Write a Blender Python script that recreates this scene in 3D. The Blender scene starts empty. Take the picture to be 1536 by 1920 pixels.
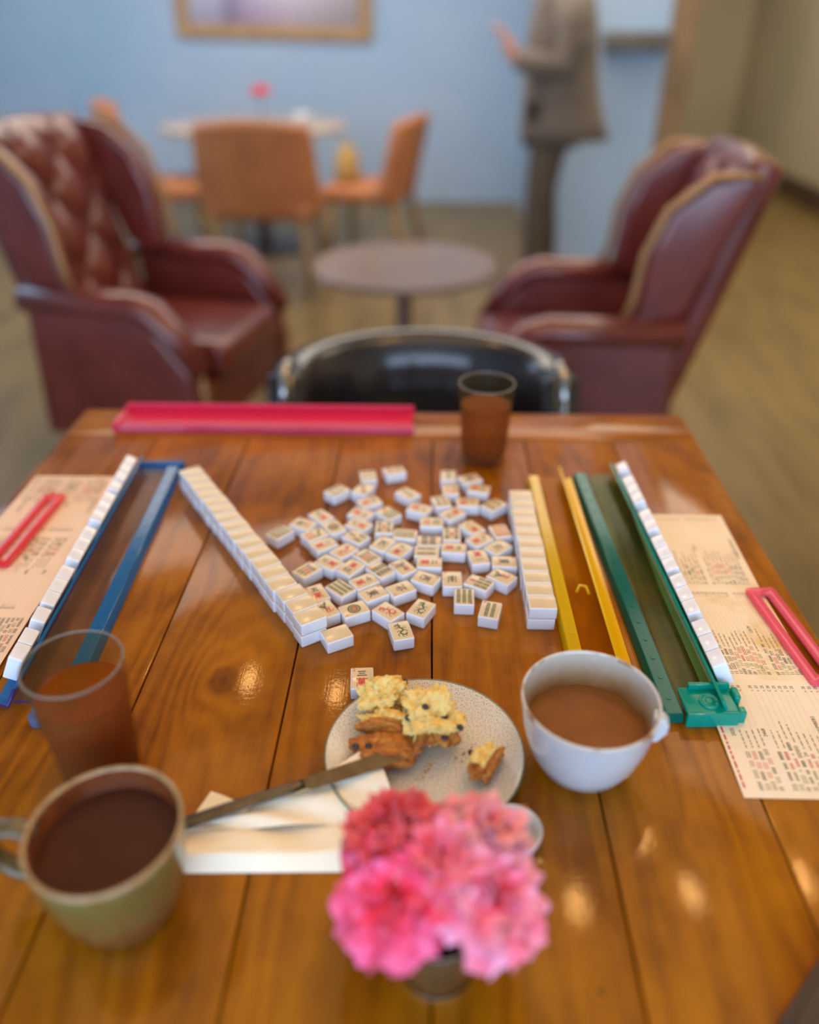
import bpy, bmesh, math, random
from math import sin, cos, pi, radians, sqrt, atan2, exp
from mathutils import Vector, Matrix, noise
random.seed(7)
S = bpy.context.scene
C = S.collection
T = 0.75          # height of the table top

# ------------------------------------------------------------------ objects
def tag(o, label=None, cat=None, group=None, kind=None):
    if label: o['label'] = label
    if cat: o['category'] = cat
    if group: o['group'] = group
    if kind: o['kind'] = kind
    return o
def thing(name, label, cat, loc=(0, 0, 0), rz=0.0, group=None):
    o = bpy.data.objects.new(name, None); C.objects.link(o)
    o.empty_display_size = .05
    o.location = loc; o.rotation_euler = (0, 0, rz)
    return tag(o, label, cat, group)
def obj(name, bm, mats, parent=None, loc=None, rot=None, smooth=True, label=None):
    me = bpy.data.meshes.new(name)
    bm.normal_update(); bm.to_mesh(me); bm.free()
    for m in (mats if isinstance(mats, (list, tuple)) else [mats]): me.materials.append(m)
    if smooth:
        for p in me.polygons: p.use_smooth = True
    o = bpy.data.objects.new(name, me); C.objects.link(o)
    if parent: o.parent = parent
    if loc: o.location = loc
    if rot: o.rotation_euler = rot
    if label: o['label'] = label
    return o
def struct(name, bm, mats, smooth=False):
    return tag(obj(name, bm, mats, smooth=smooth), kind='structure')
def flat_edges(o, ang=35):
    me = o.data
    me.update()
    bm = bmesh.new(); bm.from_mesh(me)
    for e in bm.edges:
        if len(e.link_faces) == 2 and e.calc_face_angle(0) > radians(ang): e.smooth = False
    bm.to_mesh(me); bm.free()
    return o
def kids(o): return [c for c in bpy.data.objects if c.parent is o]
def copy_tree(o, parent=None, name=None):
    c = o.copy(); C.objects.link(c); c.parent = parent
    for k in kids(o): copy_tree(k, c)
    return c

# ------------------------------------------------------------------ shapes
def BM(): return bmesh.new()
def _add(bm, verts, faces, mi=0):
    vs = [bm.verts.new(v) for v in verts]
    out = []
    for f in faces:
        try:
            fc = bm.faces.new([vs[i] for i in f]); fc.material_index = mi; out.append(fc)
        except ValueError: pass
    return vs, out
def box(bm, x0, x1, y0, y1, z0, z1, bev=0.0, seg=2, M=None, mi=0):
    t = bmesh.new()
    vs = [t.verts.new((x, y, z)) for x in (x0, x1) for y in (y0, y1) for z in (z0, z1)]
    for f in ((0, 1, 3, 2), (4, 6, 7, 5), (0, 4, 5, 1), (2, 3, 7, 6), (0, 2, 6, 4), (1, 5, 7, 3)):
        t.faces.new([vs[i] for i in f])
    if bev: bmesh.ops.bevel(t, geom=t.edges[:] , offset=bev, segments=seg, profile=.6, affect='EDGES')
    merge(bm, t, M, mi)
def merge(bm, t, M=None, mi=None):
    t.verts.ensure_lookup_table()
    mp = {}
    for v in t.verts: mp[v] = bm.verts.new(M @ v.co if M else v.co)
    for f in t.faces:
        try:
            n = bm.faces.new([mp[v] for v in f.verts])
            n.material_index = f.material_index if mi is None else mi
        except ValueError: pass
    t.free()
def prism(bm, prof, h0, h1, axis='y', bev=0.0, seg=2, M=None, mi=0):
    """profile of (a,b) extruded along an axis: 'y' -> (a,h,b); 'z' -> (a,b,h); 'x' -> (h,a,b)"""
    t = bmesh.new()
    def pt(a, b, h): return {'y': (a, h, b), 'z': (a, b, h), 'x': (h, a, b)}[axis]
    A = [t.verts.new(pt(a, b, h0)) for a, b in prof]
    B = [t.verts.new(pt(a, b, h1)) for a, b in prof]
    n = len(prof)
    t.faces.new(A); t.faces.new(B[::-1])
    for i in range(n):
        j = (i + 1) % n
        t.faces.new((A[j], A[i], B[i], B[j]))
    bmesh.ops.recalc_face_normals(t, faces=t.faces[:])
    if bev: bmesh.ops.bevel(t, geom=[e for e in t.edges if e.calc_face_angle(0) > .5], offset=bev, segments=seg, profile=.6, affect='EDGES')
    merge(bm, t, M, mi)
def lathe(bm, prof, n=48, M=None, mi=0, close=False):
    rings = []
    for r, z in prof:
        if r < 1e-6: rings.append([bm.verts.new((M @ Vector((0, 0, z))) if M else (0, 0, z))])
        else:
            ring = []
            for i in range(n):
                a = 2 * pi * i / n
                p = Vector((r * cos(a), r * sin(a), z))
                ring.append(bm.verts.new(M @ p if M else p))
            rings.append(ring)
    for a, b in zip(rings, rings[1:]):
        for i in range(n):
            j = (i + 1) % n
            if len(a) == 1 and len(b) == 1: continue
            if len(a) == 1: f = bm.faces.new((a[0], b[j], b[i]))
            elif len(b) == 1: f = bm.faces.new((a[i], a[j], b[0]))
            else: f = bm.faces.new((a[i], a[j], b[j], b[i]))
            f.material_index = mi
def tube(bm, pts, rad, n=10, M=None, mi=0, cap=True, flat=1.0):
    pts = [Vector(p) for p in pts]
    rs = rad if isinstance(rad, (list, tuple)) else [rad] * len(pts)
    rings = []
    up = Vector((0, 0, 1))
    pu = None
    for i, p in enumerate(pts):
        d = (pts[min(i + 1, len(pts) - 1)] - pts[max(i - 1, 0)]).normalized()
        if pu is None:
            pu = d.orthogonal() if abs(d.dot(up)) > .95 else (up - d * up.dot(d)).normalized()
        pu = (pu - d * pu.dot(d)).normalized()
        w = d.cross(pu)
        ring = []
        for k in range(n):
            a = 2 * pi * k / n
            q = p + (pu * cos(a) * flat + w * sin(a)) * rs[i]
            ring.append(bm.verts.new(M @ q if M else q))
        rings.append(ring)
    for a, b in zip(rings, rings[1:]):
        for i in range(n):
            j = (i + 1) % n
            f = bm.faces.new((a[i], a[j], b[j], b[i])); f.material_index = mi
    if cap:
        f = bm.faces.new(rings[0][::-1]); f.material_index = mi
        f = bm.faces.new(rings[-1]); f.material_index = mi
def loft(bm, rings, cap=True, M=None, mi=0):
    R = [[bm.verts.new(M @ Vector(p) if M else p) for p in r] for r in rings]
    n = len(R[0])
    for a, b in zip(R, R[1:]):
        for i in range(n):
            j = (i + 1) % n
            f = bm.faces.new((a[i], a[j], b[j], b[i])); f.material_index = mi
    if cap:
        bm.faces.new(R[0][::-1]).material_index = mi; bm.faces.new(R[-1]).material_index = mi
def ell(cx, cy, z, rx, ry, n=24, p=1.0):
    out = []
    for i in range(n):
        a = 2 * pi * i / n
        c, s = cos(a), sin(a)
        out.append((cx + rx * math.copysign(abs(c) ** p, c), cy + ry * math.copysign(abs(s) ** p, s), z))
    return out
def grid(bm, nu, nv, fn, M=None, mi=0):
    V = [[bm.verts.new((M @ Vector(fn(i / nu, j / nv))) if M else fn(i / nu, j / nv)) for j in range(nv + 1)] for i in range(nu + 1)]
    for i in range(nu):
        for j in range(nv):
            f = bm.faces.new((V[i][j], V[i + 1][j], V[i + 1][j + 1], V[i][j + 1])); f.material_index = mi
    return V
def RZ(a): return Matrix.Rotation(a, 4, 'Z')
def TR(x, y, z): return Matrix.Translation((x, y, z))

# ------------------------------------------------------------------ materials
def lin(r, g, b):
    def f(c):
        c /= 255.
        return c / 12.92 if c <= .04045 else ((c + .055) / 1.055) ** 2.4
    return (f(r), f(g), f(b), 1)
def mk(name):
    m = bpy.data.materials.new(name); m.use_nodes = True
    nt = m.node_tree
    return m, nt, nt.nodes['Principled BSDF'], nt.nodes['Material Output']
def setp(b, **k):
    for n, v in k.items():
        if n in b.inputs: b.inputs[n].default_value = v
def N(nt, typ, **k):
    n = nt.nodes.new(typ)
    for a, v in k.items(): setattr(n, a, v)
    return n
def math_(nt, op, a, b=None, c=None):
    n = nt.nodes.new('ShaderNodeMath'); n.operation = op
    for i, v in enumerate((a, b, c)):
        if v is None: continue
        if isinstance(v, (int, float)): n.inputs[i].default_value = v
        else: nt.links.new(v, n.inputs[i])
    return n.outputs[0]
def ramp(nt, fac, stops):
    r = nt.nodes.new('ShaderNodeValToRGB')
    e = r.color_ramp.elements
    while len(e) < len(stops): e.new(.5)
    for k, (p, c) in enumerate(stops): e[k].position = p; e[k].color = c
    nt.links.new(fac, r.inputs[0])
    return r.outputs[0]
def mixc(nt, fac, a, b, mode='MIX'):
    n = nt.nodes.new('ShaderNodeMix'); n.data_type = 'RGBA'; n.blend_type = mode
    for sock, v in ((n.inputs[0], fac), (n.inputs[6], a), (n.inputs[7], b)):
        if isinstance(v, (int, float)): sock.default_value = v
        elif isinstance(v, tuple): sock.default_value = v
        else: nt.links.new(v, sock)
    return n.outputs[2]
def nz(nt, scale, detail=3, rough=.5, vec=None, coord='Object'):
    n = nt.nodes.new('ShaderNodeTexNoise')
    n.inputs['Scale'].default_value = scale; n.inputs['Detail'].default_value = detail; n.inputs['Roughness'].default_value = rough
    if vec is None:
        vec = nt.nodes.new('ShaderNodeTexCoord').outputs[coord]
    nt.links.new(vec, n.inputs['Vector'])
    return n.outputs['Fac']
def bump(nt, b, fac, strength=.3, dist=.002):
    n = nt.nodes.new('ShaderNodeBump'); n.inputs['Strength'].default_value = strength; n.inputs['Distance'].default_value = dist
    nt.links.new(fac, n.inputs['Height']); nt.links.new(n.outputs[0], b.inputs['Normal'])
def mat(name, col, rough=.5, metal=0., coat=0., col2=None, scale=20., lo=.35, hi=.65, bmp=None, sheen=0., spec=.5, detail=3):
    m, nt, b, o = mk(name)
    setp(b, **{'Base Color': col, 'Roughness': rough, 'Metallic': metal, 'Coat Weight': coat, 'Coat Roughness': .08, 'Sheen Weight': sheen, 'Specular IOR Level': spec})
    if col2:
        f = nz(nt, scale, detail)
        nt.links.new(ramp(nt, f, [(lo, col), (hi, col2)]), b.inputs['Base Color'])
    if bmp: bump(nt, b, nz(nt, bmp[0], 3), bmp[1], bmp[2] if len(bmp) > 2 else .002)
    return m
def tinted(name, tint, body, fac=.35, rough=.12, edge=.3, spec=.7):
    """clear coloured plastic or glass: light goes through tinted, a share is scattered by the body colour"""
    m, nt, b, o = mk(name)
    setp(b, **{'Base Color': body, 'Roughness': rough, 'Specular IOR Level': spec})
    t = N(nt, 'ShaderNodeBsdfTransparent'); t.inputs[0].default_value = tint
    mx = N(nt, 'ShaderNodeMixShader')
    lw = N(nt, 'ShaderNodeLayerWeight'); lw.inputs[0].default_value = .25
    f = math_(nt, 'ADD', math_(nt, 'MULTIPLY', lw.outputs['Facing'], edge), fac)
    nt.links.new(f, mx.inputs[0]); nt.links.new(t.outputs[0], mx.inputs[1]); nt.links.new(b.outputs[0], mx.inputs[2])
    nt.links.new(mx.outputs[0], o.inputs[0])
    return m
# ------------------------------------------------------------------ the room
m_floor, nt, b, _ = mk('oak_floor')
tc = N(nt, 'ShaderNodeTexCoord'); mp = N(nt, 'ShaderNodeMapping'); mp.inputs['Scale'].default_value = (7, .9, 1)
nt.links.new(tc.outputs['Object'], mp.inputs[0])
g = nz(nt, 1.6, 5, .6, mp.outputs[0])
nt.links.new(ramp(nt, g, [(.3, lin(100, 80, 40)), (.52, lin(128, 104, 58)), (.75, lin(144, 118, 68))]), b.inputs['Base Color'])
setp(b, Roughness=.38)
m_blue = mat('blue_wall_paint', lin(150, 180, 204), .75, col2=lin(172, 190, 210), scale=.9)
m_brown = mat('taupe_wall_paint', lin(198, 178, 140), .8, col2=lin(186, 170, 132), scale=1.2)
m_base = mat('dark_baseboard', lin(84, 58, 30), .5, col2=lin(70, 48, 26), scale=3)
m_casing = mat('walnut_casing', lin(150, 118, 78), .5, col2=lin(132, 104, 68), scale=4)
m_ceil = mat('ceiling_paint', lin(200, 192, 178), .9, col2=lin(188, 180, 166), scale=1)
bm = BM(); box(bm, -3.6, 3.05, -2.6, 9.0, -.1, 0); struct('floor', bm, m_floor)
bm = BM(); box(bm, -3.6, .95, 7.0, 7.15, 0, 2.9); struct('wall_back', bm, m_blue)
bm = BM(); box(bm, .72, 1.29, 5.1, 7.15, 0, 2.9); struct('wall_pier', bm, m_blue)
bm = BM(); box(bm, 3.05, 3.2, -2.6, 9.15, 0, 2.9); struct('wall_right', bm, m_brown)
bm = BM(); box(bm, 1.29, 3.2, 9.0, 9.15, 0, 2.9); struct('wall_end', bm, m_brown)
bm = BM(); box(bm, -3.75, -3.6, -2.6, 7.15, 0, 2.9); struct('wall_left', bm, m_blue)
bm = BM(); box(bm, -3.75, 3.2, -2.6, 9.15, 2.9, 3.0); struct('ceiling', bm, m_ceil)
bm = BM(); box(bm, 3.03, 3.05, -2.6, 9.0, 0, .17, .006); struct('baseboard_right', bm, m_base)
bm = BM(); box(bm, 1.29, 3.03, 8.98, 9.0, 0, .17, .006); struct('baseboard_end', bm, m_base)
bm = BM(); box(bm, 1.291, 1.45, 5.12, 5.3, 0, 2.9, .008); struct('trim_1', bm, m_casing)
# windows behind the camera: a low wall with posts, the panes open to the sky
bm = BM(); box(bm, -3.6, 3.05, -2.75, -2.6, 0, .5); box(bm, -3.6, 3.05, -2.75, -2.6, 2.6, 2.9)
for x in (-3.6, -1.45, .75, 2.95): box(bm, x, x + .1, -2.75, -2.6, .5, 2.6)
struct('wall_front', bm, m_ceil)

# ------------------------------------------------------------------ table
XS = [-.577, -.4265, -.280, -.134, .0077, .151, .288, .4215]
m_wood, nt, b, _ = mk('varnished_pine')
tc = N(nt, 'ShaderNodeTexCoord'); sp = N(nt, 'ShaderNodeSeparateXYZ'); nt.links.new(tc.outputs['Object'], sp.inputs[0])
at = N(nt, 'ShaderNodeVertexColor'); at.layer_name = 'plank'
sa = N(nt, 'ShaderNodeSeparateColor'); nt.links.new(at.outputs[0], sa.inputs[0])
X, Y_ = sp.outputs[0], sp.outputs[1]
endf = sa.outputs[2]                                         # 1 on the cross boards: grain turned
U = N(nt, 'ShaderNodeMix'); nt.links.new(endf, U.inputs[0]); nt.links.new(X, U.inputs[2]); nt.links.new(Y_, U.inputs[3]); U = U.outputs[0]
V = N(nt, 'ShaderNodeMix'); nt.links.new(endf, V.inputs[0]); nt.links.new(Y_, V.inputs[2]); nt.links.new(X, V.inputs[3]); V = V.outputs[0]
off = math_(nt, 'MULTIPLY', sa.outputs[0], 37.)
cb = N(nt, 'ShaderNodeCombineXYZ')
nt.links.new(math_(nt, 'ADD', math_(nt, 'MULTIPLY', U, 9.), off), cb.inputs[0]); nt.links.new(math_(nt, 'MULTIPLY', V, 1.6), cb.inputs[1]); nt.links.new(off, cb.inputs[2])
warp = nz(nt, 1.0, 4, .55, cb.outputs[0])
phase = math_(nt, 'ADD', math_(nt, 'MULTIPLY', U, 210.), math_(nt, 'MULTIPLY', warp, 46.))
knots = None; dark = None
for kx, ky, rr, amp in ((-.2007, .583, .055, 30.), (-.232, .40, .035, 10.), (.215, .41, .02, 5.), (.36, .30, .05, 12.)):
    dx = math_(nt, 'SUBTRACT', X, kx); dy = math_(nt, 'MULTIPLY', math_(nt, 'SUBTRACT', Y_, ky), .72)
    d = math_(nt, 'SQRT', math_(nt, 'ADD', math_(nt, 'MULTIPLY', dx, dx), math_(nt, 'MULTIPLY', dy, dy)))
    e = math_(nt, 'MULTIPLY', math_(nt, 'EXPONENT', math_(nt, 'DIVIDE', d, -rr)), amp)
    knots = e if knots is None else math_(nt, 'ADD', knots, e)
    if amp > 20:
        wob = math_(nt, 'ADD', d, math_(nt, 'MULTIPLY', nz(nt, 60, 3), .008))
        kd = N(nt, 'ShaderNodeMapRange'); nt.links.new(wob, kd.inputs[0]); kd.inputs[1].default_value = .014; kd.inputs[2].default_value = .021; kd.inputs[3].default_value = .55; kd.inputs[4].default_value = 0
        dark = kd.outputs[0]
phase = math_(nt, 'ADD', phase, knots)
rings = math_(nt, 'ADD', math_(nt, 'MULTIPLY', math_(nt, 'SINE', phase), .5), .5)
cb2 = N(nt, 'ShaderNodeCombineXYZ')
nt.links.new(math_(nt, 'ADD', math_(nt, 'MULTIPLY', U, 260.), off), cb2.inputs[0]); nt.links.new(math_(nt, 'MULTIPLY', V, 9.), cb2.inputs[1])
fib = nz(nt, 1.0, 4, .65, cb2.outputs[0])
blot = nz(nt, 9., 4, .6)
f = math_(nt, 'ADD', math_(nt, 'MULTIPLY', rings, .12), math_(nt, 'ADD', math_(nt, 'MULTIPLY', fib, .22), math_(nt, 'MULTIPLY', blot, .76)))
f = math_(nt, 'ADD', f, math_(nt, 'MULTIPLY', math_(nt, 'SUBTRACT', sa.outputs[1], .5), .16))
colr = ramp(nt, f, [(.30, lin(92, 46, 2)), (.46, lin(132, 74, 2)), (.62, lin(158, 93, 3)), (.82, lin(178, 109, 5))])
vor = nt.nodes.new('ShaderNodeTexVoronoi'); vor.inputs['Scale'].default_value = 24.; nt.links.new(tc.outputs['Object'], vor.inputs['Vector'])
sel = math_(nt, 'MULTIPLY', math_(nt, 'LESS_THAN', math_(nt, 'ADD', vor.outputs['Distance'], math_(nt, 'MULTIPLY', nz(nt, 160, 2), .16)), .16), .45)
sepc = N(nt, 'ShaderNodeSeparateColor'); nt.links.new(vor.outputs['Color'], sepc.inputs[0])
sel = math_(nt, 'MULTIPLY', sel, math_(nt, 'GREATER_THAN', sepc.outputs[0], .86))
colr = mixc(nt, sel, colr, lin(52, 26, 8))
colr = mixc(nt, dark, colr, lin(70, 32, 8))
nt.links.new(colr, b.inputs['Base Color'])
setp(b, Roughness=.5, **{'Coat Weight': .50, 'Coat Roughness': .055, 'Coat IOR': 1.40, 'Specular IOR Level': .06})
hb = math_(nt, 'ADD', math_(nt, 'MULTIPLY', nz(nt, 9., 2), .6), math_(nt, 'ADD', math_(nt, 'MULTIPLY', nz(nt, 230., 3), .10), math_(nt, 'MULTIPLY', fib, .12)))
bp = N(nt, 'ShaderNodeBump'); bp.inputs['Strength'].default_value = .16; bp.inputs['Distance'].default_value = .004
nt.links.new(hb, bp.inputs['Height']); nt.links.new(bp.outputs[0], b.inputs['Coat Normal']); nt.links.new(bp.outputs[0], b.inputs['Normal'])
m_groove = mat('groove_dark', lin(58, 32, 12), .6, col2=lin(44, 24, 8), scale=30)

tbl = thing('dining_table', 'large square table of varnished orange-brown planks covered with the game', 'table', (-.078, .6, 0))
bm = BM()
cl = bm.loops.layers.float_color.new('plank')
def plank(x0, x1, y0, y1, r, g, e):
    n0 = len(bm.faces)
    box(bm, x0 + .0008, x1 - .0008, y0, y1, T - .034, T, .0016, 2)
    bm.faces.ensure_lookup_table()
    for f_ in bm.faces[n0:]:
        for l in f_.loops: l[cl] = (r, g, e, 1)
for i in range(7): plank(XS[i], XS[i + 1], .06, 1.1215, (.11, .47, .83, .29, .68, .05, .91)[i], (.35, .55, .62, .40, .45, .62, .45)[i], 0)
n0 = len(bm.faces)
for (ya, yb, r) in ((1.1235, 1.2225, .37), (-.04, .058, .77)):
    n0 = len(bm.faces); box(bm, XS[0], XS[-1], ya, yb, T - .034, T, .0025, 2); bm.faces.ensure_lookup_table()
    for f_ in bm.faces[n0:]:
        for l in f_.loops: l[cl] = (r, .5, 1, 1)
top = obj('tabletop', bm, m_wood, tbl); top.location = (.078, -.6, 0)
flat_edges(top, 50)
bm = BM(); box(bm, XS[0] + .05, XS[-1] - .05, .0, 1.17, T - .125, T - .036, .003)
ap = obj('apron', bm, m_wood, tbl, (.078, -.6, 0))
for x in (XS[0] + .09, XS[-1] - .09):
    for y in (.05, 1.12):
        bm = BM(); loft(bm, [ell(x, y, z, r, r, 16, .5) for z, r in ((0, .028), (.35, .034), (T - .04, .04))])
        obj('leg', bm, m_wood, tbl, (.078, -.6, 0))
# ------------------------------------------------------------------ mahjong tiles
TL, TW, TH = .030, .0225, .0148
m_tile = mat('ivory_resin_cool_lit', lin(240, 240, 246), .22, coat=.4, col2=lin(234, 234, 240), scale=60)  # same ivory, bluer: cool window light put into the side colour
m_face = mat('ivory_resin_warm_lit', lin(218, 195, 156), .25, coat=.25, col2=lin(212, 188, 148), scale=60)  # same ivory, tanner: warm overhead light put into the face colour
m_red = mat('tile_ink_red', lin(206, 40, 36), .35, col2=lin(190, 34, 30), scale=300)
m_grn = mat('tile_ink_green', lin(62, 84, 34), .35, col2=lin(50, 74, 30), scale=300)
m_blk = mat('tile_ink_black', lin(40, 44, 48), .35, col2=lin(32, 36, 40), scale=300)
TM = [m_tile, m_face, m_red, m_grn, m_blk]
R_, G_, K_ = 2, 3, 4
ZF = TH + .00008
def stroke(bm, pts, w, mi, ox=0, oy=0, sx=1, sy=1, z=ZF):
    P_ = [Vector((ox + p[0] * sx, oy + p[1] * sy)) for p in pts]
    L_, R2 = [], []
    for i, p in enumerate(P_):
        d = P_[min(i + 1, len(P_) - 1)] - P_[max(i - 1, 0)]
        if d.length < 1e-9: d = Vector((1, 0))
        d.normalize(); n = Vector((-d.y, d.x)) * (w / 2)
        e = d * (w / 2 if i == len(P_) - 1 else (-w / 2 if i == 0 else 0))
        L_.append(bm.verts.new((*(p + n + e), z))); R2.append(bm.verts.new((*(p - n + e), z)))
    for i in range(len(P_) - 1):
        f = bm.faces.new((R2[i], R2[i + 1], L_[i + 1], L_[i])); f.material_index = mi
def disc(bm, x, y, r0, r1, mi, n=20, z=ZF):
    A = [bm.verts.new((x + r1 * cos(2 * pi * i / n), y + r1 * sin(2 * pi * i / n), z)) for i in range(n)]
    if r0 <= 0:
        bm.faces.new(A).material_index = mi; return
    B = [bm.verts.new((x + r0 * cos(2 * pi * i / n), y + r0 * sin(2 * pi * i / n), z)) for i in range(n)]
    for i in range(n):
        j = (i + 1) % n; bm.faces.new((B[i], A[i], A[j], B[j])).material_index = mi
DIG = {'1': [[(.5, 0), (.5, 1)]], '2': [[(0, .85), (.5, 1), (1, .75), (0, 0), (1, 0)]], '3': [[(0, 1), (1, 1), (.45, .58), (1, .3), (.5, 0), (0, .12)]],
       '4': [[(.75, 0), (.75, 1), (0, .3), (1, .3)]], '5': [[(1, 1), (.1, 1), (.05, .55), (.7, .6), (1, .3), (.6, 0), (0, .08)]],
       '6': [[(.9, 1), (.2, .6), (0, .25), (.5, 0), (1, .25), (.5, .52), (.1, .35)]], '7': [[(0, 1), (1, 1), (.4, 0)]],
       '8': [[(.5, .52), (0, .76), (.5, 1), (1, .76), (.5, .52), (0, .24), (.5, 0), (1, .24), (.5, .52)]],
       '9': [[(.9, .6), (.5, .48), (0, .74), (.5, 1), (1, .74), (.8, .3), (.3, 0)]],
       'N': [[(0, 0), (0, 1), (1, 0), (1, 1)]], 'E': [[(1, 1), (0, 1), (0, 0), (1, 0)], [(0, .5), (.8, .5)]],
       'W': [[(0, 1), (.25, 0), (.5, .7), (.75, 0), (1, 1)]], 'S': [[(1, .9), (.4, 1), (0, .75), (1, .28), (.6, 0), (0, .1)]]}
NUM = {1: [[(0, .5), (1, .55)]], 2: [[(.15, .8), (.85, .84)], [(0, .2), (1, .22)]], 3: [[(.1, .9), (.9, .94)], [(.2, .52), (.8, .55)], [(0, .1), (1, .12)]],
       4: [[(0, .9), (0, .1), (1, .1), (1, .9), (0, .9)], [(.35, .9), (.2, .35)], [(.65, .9), (.65, .45), (.9, .4)]],
       5: [[(.1, .95), (.9, .95)], [(.5, .95), (.35, .08)], [(.2, .55), (.8, .55), (.75, .08)], [(0, .05), (1, .05)]],
       6: [[(.5, 1), (.52, .8)], [(0, .65), (1, .65)], [(.4, .45), (.1, 0)], [(.6, .45), (.95, 0)]],
       7: [[(0, .5), (1, .65)], [(.5, 1), (.45, .15), (.9, .12)]], 8: [[(.4, .85), (.0, .05)], [(.55, .95), (.7, .4), (1, .05)]],
       9: [[(.1, .7), (.8, .74), (.7, .15), (1, .12)], [(.45, 1), (.4, .4), (.05, 0)]]}
WAN = [[(.05, .9), (.95, .9)], [(.32, 1), (.32, .8)], [(.68, 1), (.68, .8)], [(.22, .74), (.78, .74), (.78, .46), (.22, .46), (.22, .74)], [(.22, .6), (.78, .6)],
       [(.5, .74), (.5, .12)], [(.08, 0), (.08, .34), (.92, .34), (.92, .02), (.78, .08)], [(.3, .2), (.7, .12)]]
WIND = {'E': [[(.1, .85), (.9, .85)], [(.2, .68), (.8, .68), (.8, .38), (.2, .38), (.2, .68)], [(.2, .53), (.8, .53)], [(.5, 1), (.5, 0)], [(.48, .36), (.05, .02)], [(.52, .36), (.97, .02)]],
        'N': [[(.35, .95), (.35, .1)], [(.05, .6), (.35, .62)], [(0, .15), (.35, .28)], [(.62, .95), (.62, .12), (.98, .1), (.98, .25)], [(.95, .75), (.62, .5)]],
        'W': [[(.05, .9), (.95, .9)], [(.15, .66), (.85, .66), (.85, .05), (.15, .05), (.15, .66)], [(.4, .9), (.38, .5), (.2, .3)], [(.6, .9), (.6, .42), (.82, .38)]],
        'S': [[(.1, .85), (.9, .85)], [(.5, 1), (.5, .68)], [(.12, 0), (.12, .66), (.88, .66), (.88, .05)], [(.35, .5), (.65, .5)], [(.3, .3), (.7, .3)], [(.5, .6), (.5, .05)]]}
def glyph(bm, strokes, cx, cy, w, h, t, mi):
    for s in strokes: stroke(bm, [(p[0] - .5, p[1] - .5) for p in s], t, mi, cx, cy, w, h)
def corner(bm, ch): glyph(bm, DIG[ch], -.0078, .0112, .0024, .0034, .0008, R_)
def bar(bm, x, y, w, h, mi):
    for k in (-1, 1): stroke(bm, [(x + k * w * .3, y - h / 2), (x + k * w * .3, y + h / 2)], w * .34, mi)
    for yy in (-.5, 0, .5): stroke(bm, [(x - w * .55, y + yy * h), (x + w * .55, y + yy * h)], h * .12, mi)
BAMS = {1: [], 2: [(0, .25, G_), (0, -.25, G_)], 3: [(0, .3, G_), (-.3, -.25, G_), (.3, -.25, G_)], 4: [(-.3, .25, G_), (.3, .25, G_), (-.3, -.25, G_), (.3, -.25, G_)],
        5: [(-.35, .28, G_), (.35, .28, G_), (0, 0, R_), (-.35, -.28, G_), (.35, -.28, G_)],
        6: [(x, y, G_) for x in (-.2, .2) for y in (.36, 0, -.36)], 7: [(0, .38, R_)] + [(x, y, G_) for x in (-.38, 0, .38) for y in (0, -.38)],
        8: [(x, y, K_) for x in (-.45, -.15, .15, .45) for y in (.22, -.22)], 9: [(x, y, G_) for x in (-.38, 0, .38) for y in (.36, 0, -.36)]}
DOTS = {2: [(0, .5, G_), (0, -.5, R_)], 3: [(-.5, .55, K_), (0, 0, R_), (.5, -.55, G_)], 4: [(x, y, (K_, G_)[(x > 0) ^ (y > 0)]) for x in (-.45, .45) for y in (.5, -.5)],
        5: [(x, y, (K_, G_)[(x > 0) ^ (y > 0)]) for x in (-.5, .5) for y in (.55, -.55)] + [(0, 0, R_)],
        6: [(x, y, G_ if y > .3 else R_) for x in (-.4, .4) for y in (.6, -.05, -.6)], 7: [(-.5, .7, G_), (0, .5, G_), (.5, .3, G_)] + [(x, y, R_) for x in (-.4, .4) for y in (-.2, -.65)],
        8: [(x, y, K_) for x in (-.4, .4) for y in (.7, .24, -.24, -.7)], 9: [(x, y, R_) for x in (-.6, 0, .6) for y in (.62, 0, -.62)]}
DRAGON = [[(.15, .95), (.35, 1), (.5, .88), (.42, .76), (.6, .66), (.72, .5), (.52, .4), (.38, .28), (.55, .14), (.8, .1), (.92, .2)],
          [(.15, .95), (.02, .86), (.2, .82)], [(.3, .98), (.45, 1.08)], [(.42, .76), (.2, .66), (.08, .7)], [(.6, .66), (.86, .72), (.95, .66)], [(.72, .5), (.95, .44), (1, .34)],
          [(.52, .4), (.26, .46), (.14, .38)], [(.38, .28), (.18, .16), (.22, .02)], [(.55, .14), (.5, -.02), (.64, -.04)], [(.8, .1), (.86, -.02)], [(.34, .9), (.3, .8)]]
def dragon(bm, mi):
    for i, s in enumerate(DRAGON): stroke(bm, [(p[0] - .5, p[1] - .5) for p in s], .0019 if i == 0 else .0009, mi, 0, 0, .0125, .019)
def flower(bm, v):
    rr = random.Random(v)
    for k in range(7):
        a = rr.uniform(.2, 2.6); x, y = rr.uniform(-.004, .002), rr.uniform(0, .006)
        stroke(bm, [(x, y), (x + .004 * cos(a), y + .004 * sin(a)), (x + .0065 * cos(a + .4), y + .006 * sin(a + .4))], .0011, K_ if v else G_)
    stroke(bm, [(-.002, .007), (.0005, 0), (.0, -.006)], .0012, G_ if v == 2 else K_)
    for k in range(6):
        x, y = rr.uniform(-.004, .005), rr.uniform(-.0085, -.001); a = rr.uniform(-.9, 1.6)
        stroke(bm, [(x, y), (x + .0035 * cos(a), y + .0035 * sin(a)), (x + .005 * cos(a + .9), y + .004 * sin(a + .9))], .001, R_)
MESH = {}
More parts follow.
